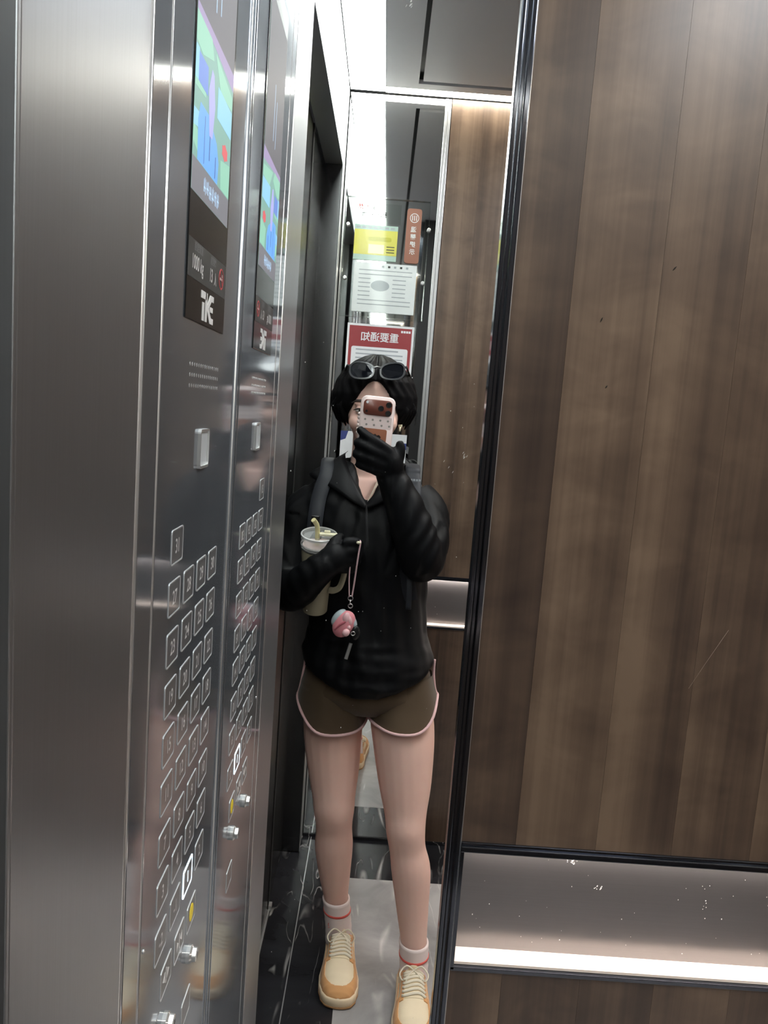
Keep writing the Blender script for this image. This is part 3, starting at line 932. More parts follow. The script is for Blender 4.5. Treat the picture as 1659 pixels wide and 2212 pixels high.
# white sheet
q = notice('white_notice', 'white printed sheet with a small pale picture, inside the clear holder', 'notice')
nrect(MB(), 0.0465, 1.7040, 0.2350, 1.8490, 0.0035, 0.0040).build('paper', M['paper'], q)
for k, x in enumerate((0.108, 0.126, 0.144, 0.162, 0.180)):
    nrect(MB(), x + 0.022, 1.8365, x + 0.029, 1.8425, 0.0040, 0.0042).build('heading_mark', M['poster_ink'] if k % 2 else M['paper_grey'], q)
m = MB()
for k in range(9):
    z = 1.826 - k * 0.0125
    if k < 2 or k > 6:
        nrect(m, 0.062, z, 0.222, z + 0.0028, 0.0040, 0.0042)
    else:
        nrect(m, 0.062, z, 0.098, z + 0.0028, 0.0040, 0.0042); nrect(m, 0.165, z, 0.205, z + 0.0028, 0.0040, 0.0042)
tag(m.build('text_line', M['paper_grey'], q), kind='stuff')
MB().prism([(0.128 + 0.028 * math.cos(a) , 1.783 + 0.016 * math.sin(a)) for a in [2 * PI * k / 20 for k in range(20)]], n3, 0.0040, 0.0043).build('picture', M['paper_grey'], q)
# yellow notice
q = notice('yellow_notice', 'yellow notice with teal bands at the top of the clear holder', 'notice')
nrect(MB(), 0.0410, 1.8560, 0.1700, 1.9580, 0.0035, 0.0040).build('paper', M['poster_teal'], q)
nrect(MB(), 0.0410, 1.8720, 0.1700, 1.9440, 0.0040, 0.0042).build('yellow_field', M['poster_yellow'], q)
MB().prism(rrect(0.070, 0.013, 0.006, 4, 0.118, 1.918), n3, 0.0042, 0.0044).build('lozenge', M['poster_olive'], q)
nrect(MB(), 0.085, 1.876, 0.132, 1.902, 0.0042, 0.0044).build('pale_patch', M['poster_pink'], q)
m = MB()
for k in range(3): nrect(m, 0.139, 1.880 + 0.008 * k, 0.163, 1.8825 + 0.008 * k, 0.0042, 0.0044)
m.build('text_line', M['poster_ink'], q)
m = MB()
for k in range(7): nrect(m, 0.046 + 0.017 * k, 1.9475, 0.058 + 0.017 * k, 1.9540, 0.0040, 0.0042)
m.build('heading_mark', M['paper_grey'], q)
# header lettering straight on the holder
q = notice('heading_notice', 'small red and black lettering above the yellow notice', 'notice')
nrect(MB(), 0.0420, 1.9640, 0.1760, 2.0220, 0.0035, 0.0038).build('film', M['acrylic'], q)
ntext('严禁', 0.0625, 2.0085, 0.0165, 0.0041, 'print_red', q, sx=0.95)
ntext('此处', 0.0980, 2.0085, 0.0150, 0.0041, 'poster_ink', q)
ntext('张贴小广告', 0.0960, 1.9885, 0.0160, 0.0041, 'poster_ink', q, sx=0.95)
# brown vertical sign
q = notice('brown_sign', 'narrow brown vertical sign with a white ring and four white characters', 'sign')
MB().prism(rrect(0.0440, 0.158, 0.008, 4, 0.2160, 1.9340), n3, 0.0035, 0.0060).build('board', M['poster_brown'], q)
rg = MB()
cc = lambda rr: [(0.2165 + rr * math.cos(2 * PI * k / 24), 1.9860 + rr * math.sin(2 * PI * k / 24)) for k in range(24)]
ring_slab(rg, cc(0.0135), cc(0.0118), n3, 0.0060, 0.0063)
for dx in (-0.006, 0.0, 0.006): nrect(rg, 0.2165 + dx - 0.0011, 1.9785, 0.2165 + dx + 0.0011, 1.9935, 0.0060, 0.0063)
rg.build('ring_mark', M['paper'], q)
ntext('温馨提示', 0.2160, 1.9520, 0.0175, 0.0062, 'paper', q, vertical=0.0215)
# blue-and-white sheet behind the shoulder
q = notice('blue_notice', 'white sheet with blue corners, mostly hidden behind her neck', 'notice')
nrect(MB(), 0.0395, 1.2550, 0.2440, 1.3420, 0.0005, 0.0010).build('paper', M['paper'], q)
m = MB()
m.prism([(0.0395, 1.342), (0.062, 1.342), (0.055, 1.318), (0.0395, 1.312)], n3, 0.0010, 0.0012)
m.build('blue_field', M['poster_blue'], q)
m = MB()
nrect(m, 0.228, 1.296, 0.244, 1.316, 0.0010, 0.0012)
m.build('blue_field', M['poster_blue'], q)
# clear holder
q = notice('acrylic_holder', 'clear acrylic holder covering the upper notices on the end mirror', 'holder')
nrect(MB(), 0.0100, 1.6880, 0.2620, 2.0370, 0.0068, 0.0080).build('clear_sheet', M['acrylic'], q)
m = MB()
for a in ((0.0100, 2.0355, 0.2620, 2.0372), (0.2605, 1.6880, 0.2622, 2.0370), (0.0100, 1.6880, 0.0115, 2.0370), (0.0100, 1.6878, 0.2620, 1.6893)):
    nrect(m, *a, 0.0003, 0.0082)
m.build('sheet_edge', M['acrylic_edge'], q)
for x, z in ((0.262, 1.955), (0.020, 1.955), (0.020, 1.80), (0.255, 1.80)):
    MB().lathe([(0.0055, 0), (0.0055, 0.010), (0.0045, 0.011)], (x, YN + 0.0002, z), (0, -1, 0), 14).build('fixing_stud', M['chrome'], q, 40)

# ================================================================== THE PERSON (as the mirror shows her)
person = empty('person', 'person in black zip top and brown shorts, holding up a phone in the mirror', 'person')

def interp(table, z):
    """piecewise interpolation of rows (z, a, b, ...), smooth"""
    t = sorted(table)
    if z <= t[0][0]: return t[0][1:]
    if z >= t[-1][0]: return t[-1][1:]
    for r0, r1 in zip(t[:-1], t[1:]):
        if r0[0] <= z <= r1[0]:
            k = (z - r0[0]) / (r1[0] - r0[0])
            return tuple(a + (b - a) * k for a, b in zip(r0[1:], r1[1:]))

def limb(mb, rows, n=5, seg=18, flat=None, upv=None):
    pts = smooth_path([r[:3] for r in rows], n)
    rad = smooth_vals([r[3] for r in rows], n)
    return mb.tube(pts, rad, seg, True, flat, upv)

LEG_L = [(0.098, 1.048, 0.76, 0.070), (0.096, 1.045, 0.69, 0.079), (0.097, 1.030, 0.60, 0.0755), (0.106, 1.012, 0.503, 0.066), (0.112, 0.996, 0.44, 0.0555), (0.115, 0.989, 0.405, 0.0520),
         (0.118, 0.996, 0.355, 0.0465), (0.121, 1.004, 0.295, 0.0490), (0.128, 1.008, 0.215, 0.0405), (0.137, 1.010, 0.141, 0.0305), (0.147, 1.008, 0.075, 0.030), (0.150, 1.002, 0.045, 0.030)]
LEG_R = [(0.258, 1.048, 0.76, 0.070), (0.262, 1.040, 0.69, 0.080), (0.276, 1.002, 0.61, 0.0795), (0.288, 0.970, 0.50, 0.067), (0.294, 0.946, 0.43, 0.0530), (0.297, 0.933, 0.392, 0.0490),
         (0.305, 0.932, 0.345, 0.0455), (0.318, 0.927, 0.289, 0.0490), (0.328, 0.916, 0.200, 0.0405), (0.338, 0.902, 0.112, 0.0320), (0.342, 0.894, 0.060, 0.031), (0.342, 0.888, 0.042, 0.030)]
ARM_R = [(0.268, 1.080, 1.182, 0.050), (0.290, 1.055, 1.162, 0.047), (0.293, 0.986, 1.110, 0.043), (0.284, 0.930, 1.071, 0.040), (0.262, 0.918, 1.130, 0.040), (0.222, 0.917, 1.215, 0.033), (0.192, 0.917, 1.270, 0.0265)]
ARM_L = [(0.010, 1.080, 1.165, 0.052), (-0.028, 1.068, 1.130, 0.050), (-0.046, 1.040, 1.050, 0.046), (-0.044, 0.990, 0.972, 0.043), (-0.008, 0.925, 0.985, 0.040), (0.028, 0.888, 1.024, 0.033), (0.052, 0.876, 1.048, 0.0265)]

def hand_right(mb, k=1.0):
    """the hand round the lower half of the phone: palm on its right edge, four fingers across its back, thumb up the right side"""
    limb(mb, [(0.190, 0.917, 1.262, 0.024 * k), (0.192, 0.908, 1.285, 0.028 * k), (0.190, 0.902, 1.305, 0.026 * k), (0.186, 0.898, 1.322, 0.018 * k)], 4, 14)
    mb.ell((0.172, 0.896, 1.296), (0.036 * k, 0.016 * k, 0.030 * k))
    for f in ([(0.190, 0.892, 1.322, 0.0115), (0.158, 0.882, 1.342, 0.0110), (0.132, 0.883, 1.357, 0.0100), (0.1135, 0.891, 1.371, 0.0085)],
              [(0.192, 0.891, 1.305, 0.0125), (0.154, 0.880, 1.322, 0.0118), (0.126, 0.882, 1.333, 0.0108), (0.108, 0.892, 1.342, 0.0090)],
              [(0.190, 0.892, 1.288, 0.0125), (0.152, 0.881, 1.301, 0.0115), (0.124, 0.884, 1.310, 0.0105), (0.107, 0.894, 1.315, 0.0088)],
              [(0.186, 0.896, 1.272, 0.0115), (0.152, 0.886, 1.281, 0.0105), (0.128, 0.889, 1.287, 0.0095), (0.114, 0.897, 1.291, 0.0080)],
              [(0.202, 0.908, 1.292, 0.0140), (0.2105, 0.903, 1.316, 0.0125), (0.2115, 0.901, 1.333, 0.0105), (0.2065, 0.9015, 1.349, 0.0085)]):
        limb(mb, [(a, b, c, r * k) for a, b, c, r in f], 4, 10)

def hand_left(mb, k=1.0):
    """the hand round the tumbler: back of the hand to the mirror, fingers curling round to the right"""
    limb(mb, [(0.050, 0.876, 1.046, 0.026 * k), (0.066, 0.872, 1.062, 0.030 * k), (0.086, 0.872, 1.076, 0.031 * k), (0.102, 0.876, 1.086, 0.024 * k)], 4, 14, flat=(1.0, 0.75), upv=(-0.5, 0, 0.86))
    for f in ([(0.098, 0.872, 1.108, 0.0125), (0.118, 0.872, 1.114, 0.0118), (0.133, 0.880, 1.110, 0.0105), (0.137, 0.895, 1.103, 0.0090)],
              [(0.102, 0.870, 1.089, 0.0130), (0.122, 0.871, 1.093, 0.0120), (0.135, 0.882, 1.089, 0.0108), (0.134, 0.899, 1.083, 0.0092)],
              [(0.102, 0.871, 1.069, 0.0128), (0.120, 0.873, 1.071, 0.0116), (0.131, 0.885, 1.068, 0.0105), (0.128, 0.902, 1.063, 0.0090)],
              [(0.096, 0.874, 1.050, 0.0118), (0.112, 0.877, 1.050, 0.0106), (0.121, 0.888, 1.047, 0.0096), (0.118, 0.903, 1.043, 0.0082)],
              [(0.066, 0.880, 1.086, 0.0135), (0.076, 0.888, 1.106, 0.0125), (0.086, 0.899, 1.116, 0.0108), (0.090, 0.911, 1.119, 0.0090)]):
        limb(mb, [(a, b, c, r * k) for a, b, c, r in f], 4, 10)

# ---- body: one continuous surface
b = MB()
limb(b, LEG_L); limb(b, LEG_R); limb(b, ARM_R); limb(b, ARM_L)
for leg, kn in ((LEG_L, (0.1165, 0.945, 0.405)), (LEG_R, (0.2985, 0.891, 0.392))):
    b.ell((kn[0], kn[1] + 0.008, kn[2]), (0.026, 0.016, 0.034))
    a0 = leg[-2]
    limb(b, [(a0[0], a0[1], a0[2] - 0.020, 0.026), (a0[0] + 0.002, a0[1] - 0.05, 0.040, 0.020), (a0[0] + 0.002, a0[1] - 0.10, 0.036, 0.018), (a0[0] + 0.003, a0[1] - 0.14, 0.034, 0.011)], 4, 12)
TORSO = [(0.70, 0.180, 1.050, 0.120, 0.062), (0.76, 0.178, 1.050, 0.148, 0.088), (0.84, 0.170, 1.050, 0.135, 0.088), (0.93, 0.163, 1.055, 0.125, 0.085), (1.03, 0.155, 1.060, 0.140, 0.095),
         (1.12, 0.148, 1.065, 0.150, 0.095), (1.18, 0.145, 1.072, 0.150, 0.080), (1.215, 0.143, 1.075, 0.120, 0.068), (1.245, 0.141, 1.080, 0.075, 0.055)]
rings = []
for i in range(30):
    z = 0.70 + (1.245 - 0.70) * i / 29
    cx, cy, rx, ry = interp(TORSO, z)
    rings.append([(cx + rx * math.cos(2 * PI * k / 32), cy + ry * math.sin(2 * PI * k / 32), z) for k in range(32)])
b.loft(rings)
limb(b, [(0.140, 1.082, 1.20, 0.062), (0.140, 1.084, 1.26, 0.050), (0.142, 1.084, 1.31, 0.0475), (0.143, 1.082, 1.37, 0.049)], 4, 20)
# head: face loft, cranium, features
FACE = [(1.320, 0.014, 1.030, 1.052), (1.328, 0.028, 1.020, 1.066), (1.345, 0.043, 1.014, 1.088), (1.372, 0.0565, 1.013, 1.112), (1.400, 0.0645, 1.014, 1.130), (1.430, 0.0675, 1.014, 1.140), (1.460, 0.0665, 1.017, 1.140), (1.490, 0.058, 1.030, 1.130), (1.510, 0.045, 1.045, 1.120)]
HX = 0.1425
rings = []
for i in range(26):
    z = 1.320 + 0.190 * i / 25
    hw, yf, yb = interp(FACE, z)
    cy, hy = (yf + yb) / 2, (yb - yf) / 2
    e = 2 / 2.3
    rings.append([(HX + hw * math.copysign(abs(math.cos(a)) ** e, math.cos(a)), cy + hy * math.copysign(abs(math.sin(a)) ** e, math.sin(a)), z) for a in [2 * PI * k / 36 for k in range(36)]])
b.loft(rings)
b.ell((HX, 1.105, 1.452), (0.074, 0.090, 0.084), 28, 18)
limb(b, [(HX, 1.016, 1.418, 0.006), (HX, 1.006, 1.398, 0.0075), (HX, 0.999, 1.384, 0.0085), (HX, 1.008, 1.375, 0.0075)], 4, 10)
for s in (-1, 1):
    b.ell((HX + s * 0.009, 1.007, 1.379), (0.0065, 0.007, 0.0055))
    b.ell((HX + s * 0.036, 1.030, 1.382), (0.024, 0.020, 0.022))
    b.ell((HX + s * 0.031, 1.0155, 1.4105), (0.0145, 0.0075, 0.0075))
    b.ell((HX + s * 0.031, 1.018, 1.426), (0.020, 0.0075, 0.005))
    b.ell((HX + s * 0.0695, 1.092, 1.395), (0.0085, 0.018, 0.029))
b.ell((HX, 1.0125, 1.3545), (0.021, 0.0065, 0.0040)); b.ell((HX, 1.0135, 1.3485), (0.018, 0.0065, 0.0045)); b.ell((HX, 1.022, 1.330), (0.018, 0.014, 0.012))
hand_right(b, 0.72); hand_left(b, 0.72)
co, fs = remesh(b, 0.0042, 5, 0.5)
mb = MB(); mb.add(co.tolist(), fs)
body = mb.build('body', M['skin'], person, True)
for s in (-1, 1):
    e = MB().ell((HX + s * 0.031, 1.0125, 1.4095), (0.0125, 0.0062, 0.0042), 14, 8).build('eye', M['eye_white'], person, True)
    MB().ell((HX + s * 0.031, 1.0085, 1.4095), (0.0050, 0.0032, 0.0042), 12, 8).build('iris', M['iris'], e, True)
    MB().tube([(HX + s * 0.016, 1.0085, 1.4115), (HX + s * 0.026, 1.0055, 1.4145), (HX + s * 0.038, 1.0075, 1.4140), (HX + s * 0.048, 1.0165, 1.4100)], [0.0010, 0.0018, 0.0019, 0.0010], 8).build('eyelash', M['brow'], e, True)
    MB().tube([(HX + s * 0.012, 1.011, 1.4290), (HX + s * 0.026, 1.0085, 1.4335), (HX + s * 0.042, 1.0145, 1.4330), (HX + s * 0.054, 1.027, 1.4270)], [(0.0030, 0.0016), (0.0036, 0.0016), (0.0032, 0.0016), (0.0012, 0.001)], 8, upv=(0, 0, 1)).build('eyebrow', M['brow'], person, True)
m = MB(); m.ell((HX, 1.0065, 1.3545), (0.018, 0.004, 0.0030), 14, 8); m.ell((HX, 1.0075, 1.3487), (0.016, 0.0042, 0.0036), 14, 8)
m.build('lips', M['lip'], person, True)

# ---- hair: parted in the middle, swept back over the ears and pinned up
HAIR = [(1.362, 0.040, 0.015, 0.060), (1.376, 0.068, 0.045, 0.078), (1.394, 0.0935, 0.080, 0.092), (1.42, 0.1085, 0.096, 0.100), (1.45, 0.1080, 0.102, 0.103), (1.485, 0.0960, 0.098, 0.100),
        (1.512, 0.0770, 0.086, 0.088), (1.532, 0.0550, 0.062, 0.064), (1.545, 0.0320, 0.036, 0.036), (1.551, 0.0120, 0.014, 0.014)]
rings = []
NA = 144
for i in range(60):
    z = 1.362 + 0.189 * (1 - (1 - i / 59) ** 1.15)
    rx, rf, rb = interp(HAIR, z)
    ring = []
    for k in range(NA):
        a = 2 * PI * k / NA
        ca, sa = math.cos(a), math.sin(a)
        ry = rf if sa < 0 else rb
        strand = 0.0016 * math.sin(a * 23 + 3 * math.sin(z * 60)) + 0.0022 * mnoise.noise(Vector((ca * 5, sa * 5, z * 18)))
        lump = 0.006 * mnoise.noise(Vector((ca * 1.6 + 4, sa * 1.6, z * 14)))
        x, y = (rx + strand + lump) * ca, (ry + strand + lump) * sa
        hl = 1.4865 - 0.096 * (min(abs(x), 0.085) / 0.066) ** 1.75
        part = 0.004 * math.exp(-(x / 0.004) ** 2) if sa < 0 else 0
        o = 0.0
        if sa < 0.15 and abs(x) < 0.082:
            o = max(0.0, min(1.0, (hl - z) / 0.010))
            o *= max(0.0, min(1.0, (0.15 - sa) / 0.15))
            if abs(x) > 0.068: o *= max(0, (0.082 - abs(x)) / 0.014)
        f = 1 - 0.30 * o
        ring.append((HX + x * (1 - 0.12 * o), 1.112 + y * f + part, z - part))
    rings.append(ring)
hb = MB().loft(rings)
for s in (-1, 1):   # loose strands beside the ears
    for q in range(4):
        x0 = HX + s * (0.074 + 0.0065 * q)
        hb.tube(smooth_path([(x0 - s * 0.01, 1.045 + 0.01 * q, 1.450), (x0 + s * 0.006, 1.05 + 0.012 * q, 1.420), (x0 - s * 0.003, 1.06 + 0.012 * q, 1.394), (x0 - s * 0.014, 1.075 + 0.01 * q, 1.374 - 0.005 * (q % 2))], 5), [0.004] * 5 + [0.0075] * 7 + [0.005, 0.003, 0.002, 0.0008], 8)
for q in range(14):
    s = 1 if q % 2 else -1
    a0 = 0.2 + 0.09 * q
    x0 = HX + s * 0.100 * math.cos(a0 * 0.6); z0 = 1.42 + 0.10 * math.sin(a0 * 0.6)
    hb.tube(smooth_path([(x0 - s * 0.006, 1.07, z0 - 0.01), (x0 + s * 0.008, 1.06, z0 - 0.02 - 0.002 * q), (x0 + s * (0.004 + 0.001 * (q % 5)), 1.06, z0 - 0.055)], 4), 0.0006, 4)
hb.ell((HX + 0.01, 1.205, 1.43), (0.045, 0.035, 0.04), 20, 12)
hb.build('hair', M['hair'], person, True)

# ---- black half-zip top with long hand-covering sleeves
jb = MB()
JT = [(0.700, 0.172, 1.035, 0.158, 0.118), (0.750, 0.172, 1.035, 0.170, 0.126), (0.800, 0.171, 1.038, 0.169, 0.122), (0.870, 0.168, 1.044, 0.150, 0.112), (0.930, 0.165, 1.050, 0.145, 0.108), (1.000, 0.158, 1.055, 0.150, 0.110),
      (1.080, 0.152, 1.060, 0.160, 0.114), (1.140, 0.146, 1.066, 0.168, 0.108), (1.185, 0.143, 1.072, 0.170, 0.097), (1.215, 0.142, 1.078, 0.150, 0.084)]
NA, NR = 72, 44
rings = []
for i in range(NR):
    t = i / (NR - 1)
    ring = []
    for k in range(NA):
        a = 2 * PI * k / NA
        ca, sa = math.cos(a), math.sin(a)
        hem = 0.724 + 0.064 * abs(ca) ** 2.2 + 0.003 * math.sin(5 * a)
        ff = math.exp(-((a - 1.5 * PI) / 0.40) ** 2)
        top = 1.212 - 0.045 * ff
        z = hem + (top - hem) * t
        cx, cy, rx, ry = interp(JT, z)
        if t < 0.05: rx, ry = rx * (0.965 + 0.7 * t), ry * (0.965 + 0.7 * t)
        ring.append((cx + rx * ca, cy + ry * sa, z))
    rings.append(ring)
for rr, zs, zf in ((0.120, 1.242, 0.052), (0.088, 1.268, 0.068), (0.066, 1.286, 0.090)):
    ring = []
    for k in range(NA):
        a = 2 * PI * k / NA
        ff = math.exp(-((a - 1.5 * PI) / 0.36) ** 2)
        r = rr * (1 - 0.10 * max(0, math.sin(a))) * (1 + (0.105 / rr - 1) * 0.9 * ff)
        ring.append((0.142 + r * math.cos(a), 1.084 + r * 0.86 * math.sin(a), zs + 0.010 * max(0, math.sin(a)) - zf * ff))
    rings.append(ring)
rings.append([(0.142 + (p[0] - 0.142) * 0.86, 1.088 + (p[1] - 1.084) * 0.86, p[2] - 0.010) for p in rings[-1]])
rings.append([(0.142 + 0.02 * math.cos(2 * PI * k / NA), 1.092 + 0.02 * math.sin(2 * PI * k / NA), 1.12) for k in range(NA)])
jb.loft(rings)
SL_R = [(0.262, 1.080, 1.182, 0.066), (0.288, 1.058, 1.163, 0.0600), (0.293, 0.988, 1.110, 0.0555), (0.283, 0.932, 1.070, 0.0525), (0.262, 0.918, 1.128, 0.052), (0.224, 0.915, 1.212, 0.043), (0.194, 0.915, 1.268, 0.0345), (0.190, 0.910, 1.290, 0.032)]
SL_L = [(0.020, 1.080, 1.160, 0.066), (-0.018, 1.068, 1.130, 0.060), (-0.038, 1.040, 1.055, 0.056), (-0.037, 0.990, 0.972, 0.054), (-0.006, 0.922, 0.984, 0.047), (0.030, 0.884, 1.026, 0.040), (0.056, 0.874, 1.052, 0.035), (0.072, 0.872, 1.064, 0.031)]
limb(jb, SL_R, 6, 22); limb(jb, SL_L, 6, 22)
hand_right(jb, 1.10); hand_left(jb, 1.10)
jb.ell((0.158, 0.889, 1.312), (0.048, 0.013, 0.036), 18, 10, Matrix.Rotation(0.5, 3, 'Y'))     # cloth stretched over the knuckles
co, fs = remesh(jb, 0.0046, 4, 0.5)
# folds: long soft creases hanging from the collar, crossed creases at the elbows and waist
cz = co.copy()
for i in range(len(co)):
    x, y, z = co[i]
    armr = x > 0.20 and y < 0.975 and z > 1.02
    arml = (x < 0.02 or y < 0.91) and z < 1.15 and not armr
    if armr:
        w = 0.0020 * math.sin((x * 0.75 - z * 0.35) * 210 + 4 * mnoise.noise(Vector((x * 12, y * 12, z * 12)))) * (1 if z < 1.26 else max(0, 1 - (z - 1.26) / 0.03))
    elif arml:
        w = 0.0014 * math.sin((x * 0.9 + z * 0.6) * 170 + 4 * mnoise.noise(Vector((x * 12, y * 12, z * 12)))) * (1 if x < 0.05 else 0)
    else:
        ang = math.atan2(y - 1.06, x - 0.16)
        w = 0.0050 * mnoise.noise(Vector((ang * 5.5, z * 2.6 + x * 3, 1.7))) + 0.0042 * mnoise.noise(Vector((x * 26 + z * 16, y * 9, z * 9)))
        if z < 0.86: w += 0.0035 * mnoise.noise(Vector((x * 14, y * 14, z * 46)))
    nx, ny = x - 0.16, y - 1.06
    l = math.hypot(nx, ny) + 1e-6
    cz[i] = (x + w * nx / l, y + w * ny / l, z + (w * 0.3 if armr or arml else 0))
mb = MB(); mb.add(cz.tolist(), fs)
jacket = mb.build('zip_top', M['jacket'], person, True)
from mathutils.bvhtree import BVHTree
bvh = BVHTree.FromPolygons([Vector(v) for v in cz.tolist()], fs)
def front(x, z, off=0.002, y0=0.70):
    h = bvh.ray_cast(Vector((x, y0, z)), Vector((0, 1, 0)))
    return (x, (h[0].y if h[0] else 1.0) - off, z)

def sheet(mb, A, B, thick, n=8, rows=6, bulge=0.0):
    """a thick cloth flap between two edge curves"""
    a, b_ = smooth_path(A, n), smooth_path(B, n)
    top, bot = [], []
    for r in range(rows + 1):
        t = r / rows
        row = [p.lerp(q, t) for p, q in zip(a, b_)]
        for p in row: p.y -= bulge * math.sin(PI * t)
        top.append(row); bot.append([p + Vector((0, thick, -thick * 0.3)) for p in row])
    rings_ = [top[r] for r in range(rows + 1)] + [bot[r] for r in range(rows, -1, -1)]
    m_ = len(rings_)
    o = len(mb.v); w = len(rings_[0])
    mb.v += [tuple(p) for row in rings_ for p in row]
    for i in range(m_):
        j = (i + 1) % m_
        for k in range(w - 1):
            mb.f.append((o + i * w + k, o + i * w + k + 1, o + j * w + k + 1, o + j * w + k)); mb.mi.append(mb.cur)
    return mb
fy = lambda x, z, off=0.006: front(x, z, off, 0.90)
for s in (1, -1):
    X = lambda d: 0.142 - s * d
    tip = 0.147 if s == 1 else 0.105
    A = [(X(0.058), 1.105, 1.306), (X(0.062), 1.062, 1.297), (X(0.047), 1.018, 1.262), (X(0.022), 0.990, 1.224), (X(0.001), 0.974, 1.192)]
    B = [(X(0.095), 1.110, 1.276), (X(tip), 1.045, 1.246), (X(0.088), 0.994, 1.222), (X(0.044), 0.972, 1.200), (X(0.004), 0.966, 1.180)]
    sheet(MB(), A, B, 0.0045, bulge=0.004).build('collar', M['jacket'], person, True)
sheet(MB(), [(0.176, 1.018, 1.262), (0.166, 0.998, 1.236), (0.1475, 0.979, 1.200)], [(0.169, 1.014, 1.262), (0.158, 0.995, 1.232), (0.1435, 0.977, 1.196)], 0.003).build('camisole_edge', M['lining'], person, True)
zp = [fy(0.1425 + 0.0012 * k, 1.186 - 0.012 * k, 0.0012) for k in range(9)]
MB().tube(zp, (0.0022), 6).build('zip', M['pack'], person, True)

# ---- shorts with pink piping
sb = MB()
rings = []
for i in range(18):
    z = 0.664 + (0.83 - 0.664) * i / 17
    cx, cy, rx, ry = interp([(0.664, 0.181, 1.036, 0.100, 0.074), (0.684, 0.180, 1.034, 0.165, 0.090), (0.715, 0.178, 1.036, 0.172, 0.106), (0.74, 0.176, 1.044, 0.164, 0.108), (0.83, 0.170, 1.048, 0.140, 0.094)], z)
    rings.append([(cx + rx * math.cos(2 * PI * k / 48), cy + ry * math.sin(2 * PI * k / 48), z) for k in range(48)])
sb.loft(rings)
hem_curves = []
for side, leg, cxo in ((-1, LEG_L, 0.003), (1, LEG_R, 0.006)):
    rings = []
    N = 48
    for i in range(12):
        t = i / 11
        ring = []
        for k in range(N):
            a = 2 * PI * k / N
            ca = math.cos(a) * side                        # +1 on the outer side
            hem = 0.622 + 0.062 * max(0, ca) ** 3 + 0.010 * max(0, -ca) ** 2 + (0.022 if side == 1 else 0)
            z = 0.76 + (hem - 0.76) * t
            px, py, pr = interp([(r[2], r[0], r[1], r[3]) for r in leg], z)
            R = pr + 0.0085 + 0.0050 * t + 0.0012 * math.sin(6 * a)
            inner = 0.86 if ca < -0.5 else 1.0
            ring.append((px + cxo * side * 0.6 + R * math.cos(a) * (1 - 0.06 * max(0, -ca)), py - 0.004 + R * 1.05 * math.sin(a), z))
        rings.append(ring)
    sb.loft(rings, True, False, True)
    hem_curves.append(rings[-1])
shorts = sb.build('shorts', M['shorts'], person, 60)
for side, hc in zip((-1, 1), hem_curves):
    cx = sum(p[0] for p in hc) / len(hc)
    pts = [Vector(p) + Vector((0.0012 * (1 if p[0] > cx else -1), -0.0012 if p[1] < 1.0 else 0.0012, 0)) for p in hc]
    MB().tube(pts + [pts[0]], 0.0036, 8, False).build('piping', M['piping'], shorts, True)
    k0 = 0 if side == 1 else 24
    p0 = pts[k0]
    def outer(z):
        lx, ly, lr = interp([(r[2], r[0], r[1], r[3]) for r in (LEG_R if side == 1 else LEG_L)], z)
        cx_, cy_, rx_, ry_ = interp([(0.684, 0.180, 1.034, 0.170, 0.088), (0.715, 0.178, 1.036, 0.172, 0.106), (0.74, 0.176, 1.044, 0.164, 0.108), (0.83, 0.170, 1.048, 0.140, 0.094)], z)
        e1, e2 = lx + side * (lr + 0.0125), cx_ + side * rx_
        return max(e1, e2) + 0.001 if side == 1 else min(e1, e2) - 0.001
    ox = 1 if side == 1 else -1
    MB().tube(smooth_path([p0] + [(outer(z), 1.034 if z > 0.74 else p0.y + (1.034 - p0.y) * (z - p0.z) / (0.745 - p0.z), z) for z in (p0.z + 0.015, 0.745, 0.77, 0.80)], 5), 0.0033, 8).build('piping', M['piping'], shorts, True)

# ---- socks
def sock(leg, ztop, zstripe):
    rows = [(r[2], r[0], r[1], r[3]) for r in leg]
    rings = []
    zs = [0.035, 0.05, 0.065, 0.08, 0.095, 0.11, 0.125, 0.14, 0.155, 0.165]
    zs = [0.035 + (ztop - 0.035) * i / 14 for i in range(15)]
    def ring(z, ex):
        px, py, pr = interp(rows, z)
        return [(px + (pr + ex) * math.cos(2 * PI * k / 28), py + (pr + ex) * 1.08 * math.sin(2 * PI * k / 28), z) for k in range(28)]
    m_ = MB().loft([ring(z, 0.0042 + 0.0006 * (i % 2)) for i, z in enumerate(zs)] + [ring(ztop, 0.0)], True, True, False)
    so = m_.build('sock', M['sock'], person, True)
    MB().loft([ring(zstripe - 0.0028, 0.0045), ring(zstripe - 0.0026, 0.0058), ring(zstripe + 0.0026, 0.0058), ring(zstripe + 0.0028, 0.0045)], True, False, False).build('stripe', M['sock_red'], so, True)
    px, py, pr = interp(rows, zstripe - 0.022)
    c = Vector((px - 0.020, py - (pr + 0.0058) * 0.80, zstripe - 0.024))
    mk = MB().tube([c + Vector((0.003 * math.cos(a), -0.0004, 0.004 * math.sin(a))) for a in [2 * PI * k / 10 for k in range(10)]], 0.0008, 5)
    mk.tube([c + Vector((-0.003, -0.0004, -0.008)), c + Vector((0.003, -0.0012, -0.008))], 0.0008, 5)
    mk.build('embroidered_mark', M['sock_red'], so)
sock(LEG_L, 0.150, 0.118)
sock(LEG_R, 0.120, 0.088)

